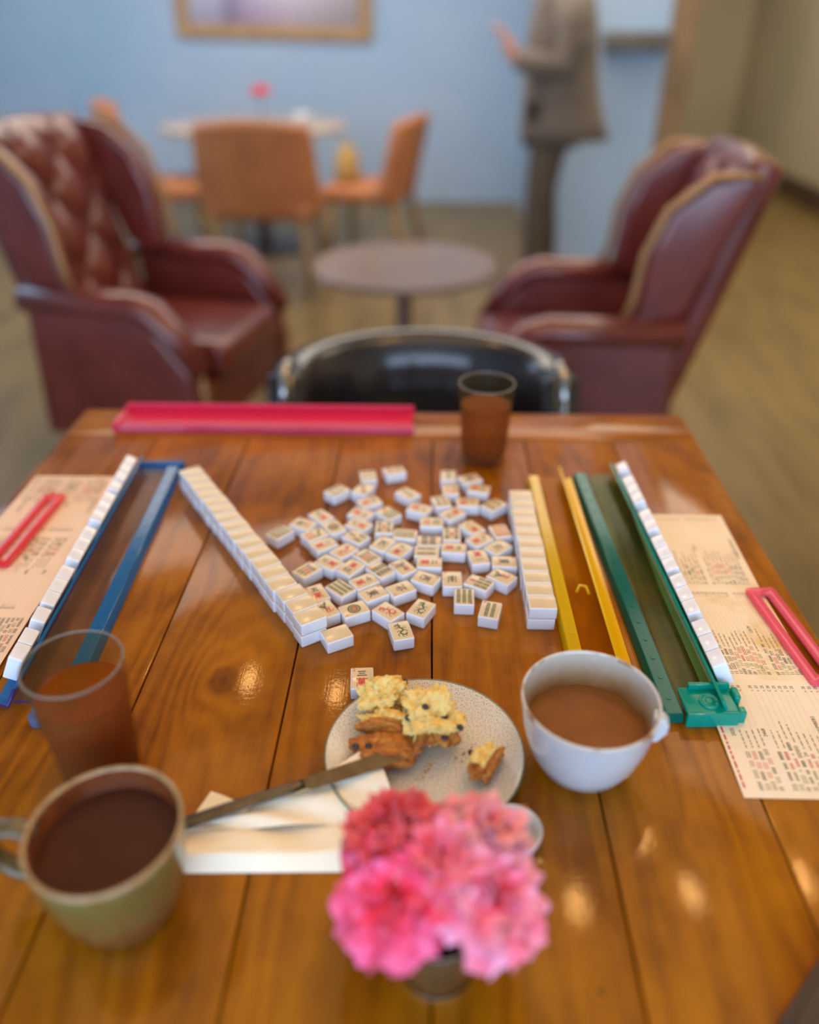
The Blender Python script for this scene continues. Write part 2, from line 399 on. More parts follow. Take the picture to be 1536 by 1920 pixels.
def tile_mesh(d):
    if d in MESH: return MESH[d]
    bm = BM()
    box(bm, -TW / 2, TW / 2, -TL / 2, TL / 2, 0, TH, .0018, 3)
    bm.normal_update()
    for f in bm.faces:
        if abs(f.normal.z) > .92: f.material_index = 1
    if d.startswith('crak'):
        n = int(d[4:]); glyph(bm, NUM[n], 0, .006, .0085, .0068, .0012, K_); glyph(bm, WAN, 0, -.0058, .011, .0105, .0012, R_); corner(bm, str(n))
    elif d.startswith('bam3c'):
        for x, mi in ((-.0066, G_), (0, R_), (.0066, K_)):
            for k in (-1, 1): pass
        for y, mi in ((-.0075, G_), (-.001, R_), (.0055, K_)):
            for q in (-1, 0, 1): bar(bm, q * .0052, y, .003, .0046, mi)
        corner(bm, '9')
    elif d.startswith('bam'):
        n = int(d[3:])
        if n == 1: flower(bm, 2); corner(bm, '1')
        else:
            for x, y, mi in BAMS[n]: bar(bm, x * .0165, y * .0225 - .0006, .0034 if n > 5 else .0038, .0062 if n > 5 else .0085, mi)
            corner(bm, str(n))
    elif d == 'dot1':
        disc(bm, 0, 0, .0056, .0074, G_, 28); disc(bm, 0, 0, .0034, .0048, G_, 28); disc(bm, 0, 0, .0014, .003, R_, 24); disc(bm, 0, 0, 0, .0008, R_, 12); corner(bm, '1')
    elif d.startswith('dot'):
        n = int(d[3:]); r = .0046 if n < 3 else (.0034 if n < 6 else .0025)
        for x, y, mi in DOTS[n]:
            disc(bm, x * .0095, y * .0125, r * .62, r, mi); disc(bm, x * .0095, y * .0125, 0, r * .34, mi, 12)
        corner(bm, str(n))
    elif d.startswith('wind'): glyph(bm, WIND[d[4]], 0, -.0005, .0112, .0125, .0013, K_); corner(bm, d[4])
    elif d == 'reddragon': dragon(bm, R_)
    elif d == 'greendragon': dragon(bm, G_)
    elif d.startswith('flower'): flower(bm, 0 if d[6] == 'A' else 1); corner(bm, '2' if d[6] == 'A' else '3')
    me = bpy.data.meshes.new('mahjong_tile'); bm.to_mesh(me); bm.free()
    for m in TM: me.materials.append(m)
    for p in me.polygons: p.use_smooth = True
    MESH[d] = me
    return me
def tile(d, label, group, loc, rot):
    o = bpy.data.objects.new('mahjong_tile', tile_mesh(d)); C.objects.link(o)
    o.location = loc; o.rotation_euler = rot
    return tag(o, label, 'mahjong tile', group)

G0 = 'loose tiles in the middle of the table'
LOOSE = [
    (-0.0926, 0.6398, -1.077, 'back', 'blank facedown ivory tile at the near end of the left wall'),
    (-0.0777, 0.6810, -4.235, 'dot1', 'tile with one big green and red circle, right of the left wall end'),
    (-0.1091, 0.6801, 0.580, 'flowerA', 'tile with black and red flower drawing, touching the near end of the left wall'),
    (-0.1224, 0.7087, 0.502, 'crak5', 'tile with red character beside the left wall, behind the black and red flower tile'),
    (-0.1388, 0.7520, -0.706, 'bam3c', 'tile with green, red and black bars, at the left front of the pile'),
    (-0.1148, 0.7680, 0.927, 'crak3', 'red character tile right of the three coloured bar rows at the left'),
    (-0.0885, 0.7582, -3.758, 'crak4', 'red character tile, third from the left in its row behind the nine-bar tile'),
    (-0.0529, 0.7543, 0.752, 'bam8', 'tile with a block of eight black bars in the middle of the pile'),
    (-0.0704, 0.7320, -0.929, 'crak7', 'red character tile between the nine-bar tile and the eight black bars'),
    (-0.0963, 0.7178, -2.330, 'bam9', 'tile with nine green bars, right of the red character by the left wall'),
    (-0.0584, 0.7094, -0.987, 'windE', 'tile with black east character, right behind the big circle tile'),
    (-0.0279, 0.7190, -4.165, 'windN', 'tile with black north character, behind the red dragon'),
    (-0.0404, 0.6779, 0.828, 'reddragon', 'red dragon tile behind the frontmost green dragon'),
    (-0.0252, 0.6464, 0.268, 'greendragon', 'frontmost face-up tile of the pile, with green dragon'),
    (-0.0044, 0.6839, -0.471, 'greendragon', 'green dragon tile to the right of the red dragon'),
    (-0.0269, 0.7607, 0.659, 'flowerB', 'tile with green and red flower drawing, right of the eight black bars'),
    (0.0003, 0.7389, -2.041, 'windW', 'tile with black west character, lying over the dark plank seam'),
    (0.0307, 0.7382, 0.009, 'windS', 'tile with black south character, upright behind the nine green bars on the right'),
    (0.0435, 0.7058, -3.171, 'bam9', 'tile with nine green bars in three columns, standing at the right front'),
    (0.0712, 0.6834, -0.229, 'bam6', 'tile with six green bars in two columns, frontmost on the right'),
    (0.0614, 0.7324, 1.037, 'bam7', 'seven-bar tile catching yellow glare, right of the south character'),
    (0.0884, 0.7448, 0.904, 'flowerA', 'tile with red and black flower drawing, nearest the front of the right wall'),
    (0.0936, 0.7745, -1.603, 'windE', 'tile with black east character, touching the right wall'),
    (0.0632, 0.7835, -2.948, 'crak1', 'red character tile left of the black east tile by the right wall'),
    (0.0883, 0.8053, -0.810, 'windN', 'tile with black north character, behind the east tile by the right wall'),
    (0.0340, 0.8020, -1.650, 'crak6', 'red six character tile with broad white front, in the middle right of the pile'),
    (0.0039, 0.8169, -1.594, 'bam8', 'rearmost of three tiles lined up in the middle of the pile, with black bars'),
    (0.0010, 0.7937, -1.586, 'bam4', 'second of three tiles lined up mid pile, with four green bars'),
    (0.0043, 0.7706, -1.587, 'crak2', 'nearest of three tiles lined up in the middle of the pile, with red character'),
    (0.0320, 0.8325, -0.006, 'bam5', 'five-bar tile with green and red columns, behind the red six character tile'),
    (0.0578, 0.8484, 0.660, 'crak8', 'red eight character tile, right of the upright five-bar tile'),
    (0.0666, 0.8212, -0.910, 'crak9', 'red nine character tile, in front of the red eight character tile'),
    (0.0938, 0.8407, 0.261, 'dot9', 'tile covered in nine red dots, close to the middle of the right wall'),
    (0.0069, 0.8596, -1.581, 'dot2', 'two-dot tile lit yellow, alone in the upper middle of the pile'),
    (0.0339, 0.8809, -3.996, 'crak3', 'red three character tile, behind and right of the yellow-lit tile'),
    (0.0547, 0.9095, -1.543, 'crak1', 'red one character tile with white front, fourth row from the back on the right'),
    (0.0893, 0.9038, -0.825, 'dot4', 'four-dot tile with corner towards the camera, next to the far right wall'),
    (0.0304, 0.9823, -0.015, 'bam2', 'rear of two tiles end to end at the back centre of the pile'),
    (0.0327, 0.9443, 0.021, 'dot6', 'front of two tiles end to end at the back centre of the pile'),
    (0.0606, 0.9744, -1.149, 'windS', 'blurred south character tile at the back right, under an orange glint'),
    (0.0714, 0.9463, -1.816, 'crak2', 'blurred red two character tile just in front of the back right tile'),
    (-0.0256, 0.9314, -2.324, 'bam2', 'blurred two-bar tile lying alone left of the two end-to-end back tiles'),
    (-0.0092, 0.8929, -1.972, 'crak8', 'blurred red eight character tile, behind and left of the yellow-lit tile'),
    (0.0195, 0.9112, 0.244, 'dot8', 'blurred eight-dot tile tucked behind the red three character tile'),
    (-0.0263, 0.8310, -1.662, 'bam6', 'tile with six green bars lying sideways in the upper middle of the pile'),
    (-0.0322, 0.7963, -0.562, 'crak9', 'red nine character tile left of the three lined-up tiles'),
    (-0.1229, 0.9364, -0.729, 'bam4', 'blurred four-bar tile at the back left corner of the pile, standing apart'),
    (-0.0830, 0.9794, 0.170, 'dot4', 'blurred four-dot tile, second from the left in the back row'),
    (-0.0467, 0.9949, -1.204, 'dot5', 'rearmost tile of the pile, blurred with a white front edge'),
    (-0.0872, 0.9419, -3.593, 'dot3', 'blurred three-dot tile just in front of the four-dot tile at the back left'),
    (-0.0764, 0.9080, -1.037, 'crak4', 'blurred red four character tile in the third row from the back on the left'),
    (-0.0856, 0.8782, -2.045, 'crak7', 'blurred red seven character tile in front of the red four tile at left'),
    (-0.0499, 0.8804, 0.718, 'bam7', 'blurred green seven-bar tile right of the red seven character tile'),
    (-0.0863, 0.8517, 1.039, 'crak6', 'red six character tile at the upper left of the pile, with white front edge'),
    (-0.0534, 0.8459, -3.130, 'bam5', 'five-bar tile of green and red, in front of the green seven-bar tile'),
    (-0.0873, 0.8235, 0.919, 'bam3', 'three-bar green tile in front of the red six tile at the upper left'),
    (-0.0533, 0.8093, -0.506, 'windW', 'tile with black west character, right of the green three-bar tile'),
    (-0.1175, 0.8450, 0.571, 'dot1', 'one-circle tile at the left back of the pile, among red character tiles'),
    (-0.1398, 0.8274, -0.855, 'dot7', 'seven-dot tile, left edge of the pile in front of the one-circle tile'),
    (-0.1256, 0.8062, -0.923, 'crak2', 'red two character tile, in front of the seven-dot tile'),
    (-0.1365, 0.8712, 0.740, 'crak5', 'red five character tile, behind the one-circle tile at the left'),
    (-0.1574, 0.8518, 1.075, 'bam1', 'one-bar tile with fine strokes, between the leftmost tile and the red five'),
    (-0.1839, 0.8313, -0.671, 'bam9', 'leftmost tile of the pile, with nine bars, close to the left wall'),
    (-0.0994, 0.7925, -0.758, 'reddragon', 'red dragon tile deep in the pile, behind the coloured bars'),
    (-0.0703, 0.7806, 0.797, 'bam3c', 'tile with rows of green, red and black bars in the centre of the pile'),
]
rj = random.Random(3)
for x, y, th, d, lab in LOOSE:
    th = (th + pi) % (2 * pi) - pi
    tile(d, lab, G0, (x, y, T), (0, 0, th))
tile('crak3', 'ivory tile marked 3 in red, tucked behind the back left rim of the plate', None, (-.0610, .5745, T), (0, 0, .07))

ORD = ['nearest', 'second', 'third', 'fourth', 'fifth', 'sixth', 'seventh', 'eighth', 'ninth', 'tenth', 'eleventh', 'twelfth', 'thirteenth', 'fourteenth', 'fifteenth', 'sixteenth', 'seventeenth', 'eighteenth']
def nth(k, end='its near end'): return 'nearest to %s' % end.replace('its near end', 'the camera') if k == 0 else '%s from %s' % (ORD[k], end)
# left wall: two layers running away to the upper left
dl = Vector((-.5555, .8315)); ac = Vector((.8315, .5555)); angl = atan2(ac.y, ac.x) - pi / 2
for k in range(17):
    for lay in (0, 1):
        j = ((0, .0015, .001, -.001, -.0005)[k] if k < 5 else rj.uniform(-.0009, .0009)) + (-.0012 if lay == 0 else 0)
        p = Vector((-.1215, .6500)) + dl * (.0231 * k) + ac * j
        tile('back', 'facedown tile, %s of the left wall, %s' % (('bottom layer', 'top layer')[lay], nth(k)), 'tiles of the left double-stacked wall',
             (p.x, p.y, T + .0002 + lay * (TH + .0003)), (0, 0, angl + rj.uniform(-.012, .012)))
for k in range(11):
    for lay in (0, 1):
        y = .6785 + .0228 * k
        x = .1255 - .0006 * k * .3 + rj.uniform(-.0006, .0006) + (.0004 if lay else -.0008 if k == 0 else 0)
        tile('back', 'facedown tile, %s of the right wall, %s' % (('bottom layer', 'top layer')[lay], nth(k)), 'tiles of the right double-stacked wall',
             (x, y, T + .0002 + lay * (TH + .0003)), (0, 0, pi / 2 + rj.uniform(-.01, .01)))

# ------------------------------------------------------------------ racks
m_teal = tinted('teal_plastic', (.03, .62, .52, 1), lin(0, 172, 148), .50)
m_tealr = tinted('teal_rail_plastic', (.03, .50, .42, 1), lin(0, 128, 112), .42)
m_tealp = tinted('teal_plate_plastic', (.74, .86, .66, 1), lin(70, 96, 56), .10, edge=.1)
m_bluep = tinted('blue_plastic', (.08, .36, .75, 1), lin(40, 124, 192), .5)
m_bluec = tinted('blue_plate_plastic', (.93, .93, .92, 1), lin(110, 120, 126), .06, edge=.1)
m_purple = tinted('blue_plastic_cut_edge', (.2, .15, .5, 1), lin(70, 48, 130), .6)
m_yel = tinted('yellow_plastic', (1, .86, .06, 1), lin(255, 214, 6), .5)
m_yelp = tinted('yellow_plate_plastic', (.96, .84, .40, 1), lin(210, 150, 10), .06, edge=.1)
m_pink = tinted('pink_plastic', (.95, .12, .30, 1), lin(250, 70, 110), .45)
m_clear = tinted('clear_plastic', (.86, .84, .82, 1), lin(200, 196, 200), .18)
HOLD = [(.0640, .0030), (.0760, .0082), (.0752, .0106), (.0655, .0064), (.0545, .0285), (.0515, .0272)]
RAIL = [(.000, 0), (.021, 0), (.021, .004), (.0190, .0125), (.0030, .0125), (.000, .004)]
def rack(name, label, org, vdir, side, L_, mm, mplate, clearhold=None, rail=None):
    """local frame: u across towards the player, v along, z up"""
    v = Vector(vdir).normalized(); u = Vector((v.y, -v.x)) * side
    Mx = Matrix(((u.x, v.x, 0, 0), (u.y, v.y, 0, 0), (0, 0, 1, 0), (0, 0, 0, 1)))
    t = thing(name, label, 'tile rack', (org[0], org[1], T))
    bm = BM(); prism(bm, HOLD, 0, L_, bev=.0006, seg=1, M=Mx); bmesh.ops.recalc_face_normals(bm, faces=bm.faces[:]); flat_edges(obj('tile_ledge', bm, clearhold or mm, t))
    bm = BM(); prism(bm, RAIL, 0, L_, bev=.0008, seg=1, M=Mx)
    for k in range(16):                                       # little moulded studs along the rail
        lathe(bm, [(.0022, .0124), (.0022, .0131), (0, .0131)], 10, M=Mx @ TR(.011, .02 + k * (L_ - .04) / 15, 0))
    bmesh.ops.recalc_face_normals(bm, faces=bm.faces[:]); flat_edges(obj('front_rail', bm, rail or mm, t))
    bm = BM(); box(bm, .0212, .0575, .002, L_ - .002, .0098, .0116, .0004, 1, M=Mx)
    bmesh.ops.recalc_face_normals(bm, faces=bm.faces[:]); flat_edges(obj('base_plate', bm, mplate, t))
    return t, Mx
# teal rack on the right
teal, Mt = rack('tile_rack', 'teal green plastic rack holding a row of tiles beside the right score card', (.2235, .536), (-.036, 1), 1, .462, m_teal, m_tealp, rail=m_tealr)
bm = BM(); box(bm, .021, .0700, -.004, .030, .0126, .0175, .0022, 3, M=Mt); box(bm, .021, .0700, -.006, -.001, .0005, .0176, .0015, 2, M=Mt)
box(bm, .030, .0695, .026, .0305, .0126, .0235, .0015, 2, M=Mt)
bmesh.ops.recalc_face_normals(bm, faces=bm.faces[:])
eb = obj('end_block', bm, m_teal, teal); flat_edges(eb)
bm = BM(); lathe(bm, [(.0095, .0172), (.0095, .0196), (.0080, .0200), (.0068, .0186), (.0040, .0186), (.0036, .0198), (.0015, .0200), (0, .0192)], 32, M=Mt @ TR(.045, .010, 0))
obj('knob', bm, m_teal, eb)
bm = BM(); box(bm, .0702, .0775, -.003, .006, .001, .016, .002, 3, M=Mt); box(bm, .0702, .0765, .012, .027, .006, .021, .0025, 3, M=Mt)
bmesh.ops.recalc_face_normals(bm, faces=bm.faces[:]); obj('hinge', bm, m_teal, teal)
# blue rack on the left
blue, Mb = rack('tile_rack', 'blue plastic rack holding a row of tiles beside the left score card', (-.3330, .541), (-.05, 1), -1, .466, m_bluep, m_bluec)
bm = BM(); prism(bm, HOLD, -.0006, -.0001, M=Mb); box(bm, .0192, .0575, -.0007, -.0002, .0095, .0118, M=Mb)
obj('cut_edge', bm, m_purple, blue, label='purple looking cut edge')
bm = BM(); lathe(bm, [(0, 0), (.0075, 0), (.0085, .002), (.0085, .0105), (.007, .012), (.0035, .0125), (.003, .021), (.0018, .022), (0, .022)], 24, M=TR(0, 0, .0085) @ Matrix.Rotation(0, 4, 'X'))
kb = obj('peg', bm, tinted('pale_blue_plastic', (.55, .62, .85, 1), lin(140, 160, 215), .2), blue, (-.0285, -.0185, -.0083))
bm = BM(); box(bm, -.004, .062, .4665, .475, 0, .016, .002, 2, M=Mb); bmesh.ops.recalc_face_normals(bm, faces=bm.faces[:]); obj('end_cap', bm, m_bluep, blue)
# yellow rack between the right wall of tiles and the teal rack
yel, My = rack('tile_rack', 'empty yellow plastic rack lying between the right wall and the teal rack', (.1465, .549), (-.012, 1), 1, .44, m_yel, m_yelp)
for c in kids(yel): c.scale = (.83, 1, 1)
bm = BM(); tube(bm, [(.030, .170, .0125), (.034, .176, .018), (.041, .174, .018), (.044, .166, .0125)], .0018, 8, M=My); obj('latch', bm, m_yel, yel, (-.004, 0, 0))
# pink rack along the far edge
pnk, Mp = rack('tile_rack', 'bright pink plastic rack lying along the far edge of the table', (-.492, 1.134), (1, 0), -1, .470, m_pink, m_pink)
bm = BM(); box(bm, .0, .07, -.010, -.0005, 0, .016, .002, 2, M=Mp); bmesh.ops.recalc_face_normals(bm, faces=bm.faces[:]); obj('end_cap', bm, m_pink, pnk)

ldir = Vector((-.0120, .0248)).normalized()                  # up the leaning wall of the ledge
def rack_tiles(Mr, org, vs, side, which, raised=()):
    lean = atan2(.0120, .0248)
    for k, v in enumerate(vs):
        base_u = .0655 + .0020; base_z = .0066
        # local tile: x = along rack, y = up the wall, z = away from the wall
        ex = Mr.to_3x3() @ Vector((0, 1, 0)); ey = Mr.to_3x3() @ Vector((ldir.x, 0, ldir.y)); ez = Mr.to_3x3() @ Vector((ldir.y, 0, -ldir.x))
        if side > 0: ex = -ex
        ex, ey, ez = ex.normalized(), ey.normalized(), ez.normalized()
        ex = ey.cross(ez)
        o = Mr.to_3x3() @ Vector((base_u, v, base_z)) + Vector((org[0], org[1], T)) + ey * (TL / 2)
        t = tile('back', 'ivory tile standing in the %s rack, %s' % (which, nth(k)), 'tiles standing in the %s rack' % which, (0, 0, 0), (0, 0, 0))
        mm = Matrix((( ex.x, ey.x, ez.x, o.x), (ex.y, ey.y, ez.y, o.y), (ex.z, ey.z, ez.z, o.z), (0, 0, 0, 1)))
        t.matrix_world = mm
        t.location, t.rotation_euler = mm.to_translation(), mm.to_euler()
rack_tiles(Mt, (.2235, .536), [.0500, .0728, .0956, .1290, .1518, .1746, .2060, .2288, .2516, .2870, .3098, .3520, .3748, .3976, .4360], 1, 'teal')
rack_tiles(Mb, (-.3330, .541), [.0420, .0648, .0990, .1270, .1498, .1726, .2080, .2308, .2536, .2910, .3138, .3366, .3660, .3920, .4148, .4376], -1, 'blue')
# ------------------------------------------------------------------ score cards with printed text
m_paper = mat('card_paper', lin(244, 222, 190), .55, col2=lin(238, 212, 176), scale=12)
m_paper2 = mat('card_paper_stained', lin(244, 222, 190), .55, col2=lin(230, 192, 130), scale=16, lo=.52, hi=.68)
m_pinkpaper = mat('card_paper_left', lin(246, 212, 178), .55, col2=lin(242, 202, 164), scale=9)
p_k = mat('print_black', lin(66, 58, 54), .6, col2=lin(58, 52, 48), scale=50)
p_r = mat('print_red', lin(214, 62, 56), .6, col2=lin(200, 56, 50), scale=50)
p_g = mat('print_green', lin(122, 140, 50), .6, col2=lin(110, 130, 44), scale=50)
p_n = mat('print_grey', lin(178, 152, 124), .6, col2=lin(166, 142, 114), scale=50)
COLI = {'k': 1, 'r': 2, 'g': 3, 'n': 4}
TXT = {}
def text_cache(tokens):
    obs = []
    for s in tokens:
        cu = bpy.data.curves.new('txt', 'FONT'); cu.body = s; cu.size = 1; cu.resolution_u = 2; cu.space_character = 1.12
        o = bpy.data.objects.new('txt', cu); C.objects.link(o); obs.append((s, o, cu))
    dg = bpy.context.evaluated_depsgraph_get(); dg.update()
    for s, o, cu in obs:
        me = bpy.data.meshes.new_from_object(o.evaluated_get(dg))
        vs = [(v.co.x, v.co.y) for v in me.vertices]; fs = [tuple(p.vertices) for p in me.polygons]
        TXT[s] = (vs, fs, max([v[0] for v in vs] or [0]))
        bpy.data.meshes.remove(me); bpy.data.objects.remove(o); bpy.data.curves.remove(cu)
def put(bm, s, a, t, size, mi, f):
    vs, fs, w = TXT[s]
    V_ = [bm.verts.new(f(a + x * size, t - y * size * 1.2)) for x, y in vs]
    for q in fs:
        try: bm.faces.new([V_[i] for i in q]).material_index = mi
        except ValueError: pass
    return w * size
def dashes(bm, a0, a1, t, h, mi, f, seed):
    rr = random.Random(seed); a = a0
    while a < a1:
        w = rr.choice((1.2, 2.0, 2.8, 3.4)) * h
        V_ = [bm.verts.new(f(x, y)) for x, y in ((a, t), (min(a + w, a1), t), (min(a + w, a1), t - h * .75), (a, t - h * .75))]
        bm.faces.new(V_).material_index = mi; a += w + h * .9
def dots(bm, a0, a1, t, mi, f):
    a = a0
    while a < a1:
        V_ = [bm.verts.new(f(a + i * .0005, t - j * .0005)) for i, j in ((0, 0), (1, 0), (1, 1), (0, 1))]
        bm.faces.new(V_).material_index = mi; a += .0021
# every line: (text, colour) runs; a title is centred; '~' stands for the small grey remarks
HAND_A = [('*', '2025'), [('FFFF', 'k'), ('2025', 'g'), ('222', 'r'), ('222', 'k')], [('222', 'g'), ('0000', 'k'), ('222', 'r'), ('5555', 'r')], [('2025', 'g'), ('222', 'r'), ('222', 'r'), ('0000', 'k')],
          [('FF', 'k'), ('222', 'g'), ('000', 'k'), ('222', 'r'), ('555', 'k')], ('*', '2468'), [('222', 'k'), ('4444', 'k'), ('666', 'k'), ('8888', 'k')], [('222', 'g'), ('4444', 'g'), ('666', 'r'), ('8888', 'r')],
          [('FF', 'k'), ('2222', 'g'), ('+', 'k'), ('6666', 'r'), ('=', 'k'), ('8888', 'k')], [('22', 'k'), ('444', 'k'), ('66', 'k'), ('888', 'k'), ('DDDD', 'k')], [('FFFF', 'k'), ('4444', 'g'), ('6666', 'r'), ('24', 'k')],
          [('FF', 'k'), ('222', 'g'), ('44', 'g'), ('666', 'r'), ('88', 'r')], [('FF', 'k'), ('222', 'r'), ('666', 'g'), ('2468', 'k')], [('FFFF', 'k'), ('22', 'g'), ('444', 'r'), ('888', 'k')], ('*', 'ANY LIKE NUMBERS'), [('FF', 'k'), ('111', 'g'), ('D', 'k'), ('111', 'r'), ('DD', 'k')], [('FF', 'k'), ('1111', 'g'), ('D', 'k'), ('1111', 'r')], [('FFFF', 'k'), ('11', 'g'), ('111', 'r'), ('111', 'k')]]
HAND_B = [('*', 'CONSECUTIVE RUN'), [('11', 'k'), ('222', 'k'), ('3333', 'k'), ('444', 'k'), ('55', 'k')], [('11', 'k'), ('2222', 'k'), ('333', 'k'), ('4444', 'k')], [('111', 'k'), ('1111', 'k'), ('22', 'k'), ('3333', 'k')],
          [('FFFF', 'k'), ('1111', 'g'), ('2222', 'r')], [('FFF', 'k'), ('123', 'g'), ('4444', 'r'), ('5555', 'r')], [('FF', 'k'), ('1', 'g'), ('22', 'g'), ('333', 'g'), ('DDDD', 'r')], [('111', 'g'), ('222', 'g'), ('3333', 'r'), ('DD', 'r')],
          [('112345', 'g'), ('1111', 'r'), ('22', 'r'), ('333', 'r')], [('FF', 'k'), ('11', 'g'), ('222', 'r'), ('333', 'g')], ('*', '13579'), [('FF', 'k'), ('3333', 'k'), ('6666', 'k'), ('777', 'k'), ('99', 'k')],
          [('11', 'k'), ('333', 'r'), ('5555', 'r'), ('777', 'k')], [('111', 'g'), ('3333', 'g'), ('DDD', 'k')], [('11', 'k'), ('333', 'g'), ('8888', 'k'), ('DDD', 'k')], [('111', 'k'), ('11', 'k'), ('9999', 'g')],
          [('FFFF', 'k'), ('1111', 'k'), ('7777', 'k'), ('DD', 'r')], [('FFF', 'r'), ('135', 'r'), ('7777', 'r')]]
HAND_C = [('*', 'WINDS - DRAGONS'), [('NNNN', 'k'), ('EEE', 'k'), ('WWW', 'k'), ('SSSS', 'k')], [('FF', 'k'), ('123', 'k'), ('DD', 'g'), ('DDD', 'r'), ('DDDD', 'k')], [('FFF', 'k'), ('NN', 'k'), ('EE', 'k'), ('WWW', 'k'), ('SSSS', 'k')],
          [('FFFF', 'k'), ('DDD', 'g'), ('NEWS', 'k'), ('DDDD', 'r')], [('NNNN', 'k'), ('1', 'g'), ('11', 'k'), ('SSSS', 'k')], [('EEEE', 'k'), ('2', 'g'), ('22', 'k'), ('WWWW', 'k')], [('NN', 'k'), ('EEE', 'k'), ('WWW', 'k'), ('SS', 'r')]]
toks = {'x', 'C', '25', '30'}
for H in (HAND_A, HAND_B, HAND_C):
    for ln in H:
        if ln[0] == '*': toks.add(ln[1])
        else: toks.update(s for s, _ in ln)
text_cache(sorted(toks))
def printed(bm, H, a0, a1, t0, t1, f, size=.0043, seed=0):
    n = len(H); st = (t1 - t0) / n
    for i, ln in enumerate(H):
        t = t0 + st * (i + .75)
        if ln[0] == '*':
            w = TXT[ln[1]][2] * size; put(bm, ln[1], (a0 + a1) / 2 - w / 2, t, size, 1, f); continue
        a = a0
        for s, c in ln: a += put(bm, s, a, t, size, COLI[c], f) + size * .75
        am = a + .022
        dashes(bm, a + .001, min(am, a1 - .02), t, size * .38, 4, f, seed + i)
        dots(bm, min(am, a1 - .02) + .003, a1 - .013, t, 4, f)
        put(bm, 'C' if i % 5 == 4 else 'x', a1 - .0115, t, size * .85, 1 if i % 5 == 4 else 2, f)
        put(bm, '30' if i % 5 == 4 else '25', a1 - .0075, t, size * .85, 1, f)
def card(name, label, base, org, zs, pans, wid, mir, tst=(.008, .008, .008)):
    """panels along the reading direction; org is the start of the first panel, top edge of the text"""
    t = thing(name, label, 'score card', (org[0], org[1], T))
    for k, (H, s0, s1, sk0, sk1) in enumerate(pans):
        def z(a, k=k, s0=s0, s1=s1):
            q = (a - s0) / (s1 - s0); za, zb = zs[k], zs[k + 1]
            return za + (zb - za) * q
        def f0(a, tt, up=0.0, s0=s0, s1=s1, sk0=sk0, sk1=sk1):
            q = (a - s0) / (s1 - s0); off = sk0 + (sk1 - sk0) * q
            return ((off + tt) * mir, a * mir, z(a) + up)
        bm = BM()
        grid(bm, 1, 1, lambda u, v: f0(s0 + (s1 - s0) * u, wid * v))
        bm.normal_update()
        if bm.faces[:][0].normal.z < 0: bmesh.ops.reverse_faces(bm, faces=bm.faces[:])
        n0 = len(bm.faces)
        printed(bm, H, s0 + .008, s1 - .004, tst[k], wid - .003, lambda a, tt: f0(a, tt, .00035), seed=k * 40)
        if k == 0 and H is HAND_A: dashes(bm, s0 + .01, s1 - .03, .0045, .0022, 2, lambda a, tt: f0(a, tt, .00035), 5)
        bm.normal_update()
        bad = [q for q in bm.faces if q.normal.z < 0]
        if bad: bmesh.ops.reverse_faces(bm, faces=bad)
        obj('card_panel', bm, [base[k], p_k, p_r, p_g, p_n], t, smooth=False)
    return t
# right card reads away from the camera; left card reads towards it
card('score_card', 'printed folding score card lying under the teal rack on the right', [m_paper, m_paper2, m_paper], (.2735, .4527), (.0006, .0045, .0016, .0022),
     [(HAND_A, 0, .139, 0, .0), (HAND_B, .139, .292, .0, -.002), (HAND_B[::-1], .292, .452, -.002, .001)], .1165, 1, (.010, .030, .026))
card('score_card', 'printed folding score card lying under the blue rack on the left', [m_pinkpaper] * 3, (-.4300, .9900), (.0010, .0016, .0060, .0010),
     [(HAND_B + HAND_A[5:], 0, .152, 0, .001), (HAND_A + HAND_B[10:], .152, .3155, .001, .003), (HAND_C[1:] + HAND_C + HAND_B[11:] + HAND_C[1:4], .3155, .470, .003, .002)], .134, -1, (.022, .020, .005))

# slotted plastic bars lying on the cards
def slot_bar(label, c, ang, L_, W_, m, z, tilt=0.0):
    bm = BM()
    hw, hl, sw = W_ / 2, L_ / 2, W_ * .15
    out = [(-hw, -hl), (hw, -hl), (hw, hl), (-hw, hl)]
    def rr(hw, hl, r, n=5):
        o_ = []
        for cx, cy, a in ((hw - r, hl - r, 0), (-hw + r, hl - r, pi / 2), (-hw + r, -hl + r, pi), (hw - r, -hl + r, 1.5 * pi)):
            for i in range(n): o_.append((cx + r * cos(a + pi / 2 * i / (n - 1)), cy + r * sin(a + pi / 2 * i / (n - 1))))
        return o_
    A, B_ = rr(hw, hl, .005), rr(sw, hl - .012, sw * .95)
    n = len(A)
    lay = []
    for q, z_ in ((A, 0), (A, .0028), ([(x * .93, y * .985) for x, y in A], .0034), ([(x * 1.25, y * 1.012) for x, y in B_], .0034), (B_, .0026), (B_, 0)):
        lay.append([bm.verts.new((x, y, z_)) for x, y in q])
    for a, b in zip(lay, lay[1:] + lay[:1]):
        for i in range(n):
            j = (i + 1) % n; bm.faces.new((a[i], a[j], b[j], b[i]))
    bmesh.ops.recalc_face_normals(bm, faces=bm.faces[:])
    o = obj('slotted_bar', bm, m, None, (c[0], c[1], z), (tilt, 0, ang)); flat_edges(o)
    return tag(o, label, 'plastic bar')
m_pinkbar = tinted('rose_plastic', (.98, .42, .50, 1), lin(246, 104, 128), .5)
m_redbar = tinted('coral_plastic', (.98, .25, .25, 1), lin(238, 70, 74), .5)
slot_bar('rose pink plastic bar with a long slot lying on the right score card', (.3905, .6620), .10, .156, .034, m_pinkbar, T + .0052)
slot_bar('coral red plastic bar with a long slot lying on the left score card', (-.5110, .8430), -.03, .168, .030, m_redbar, T + .0062)
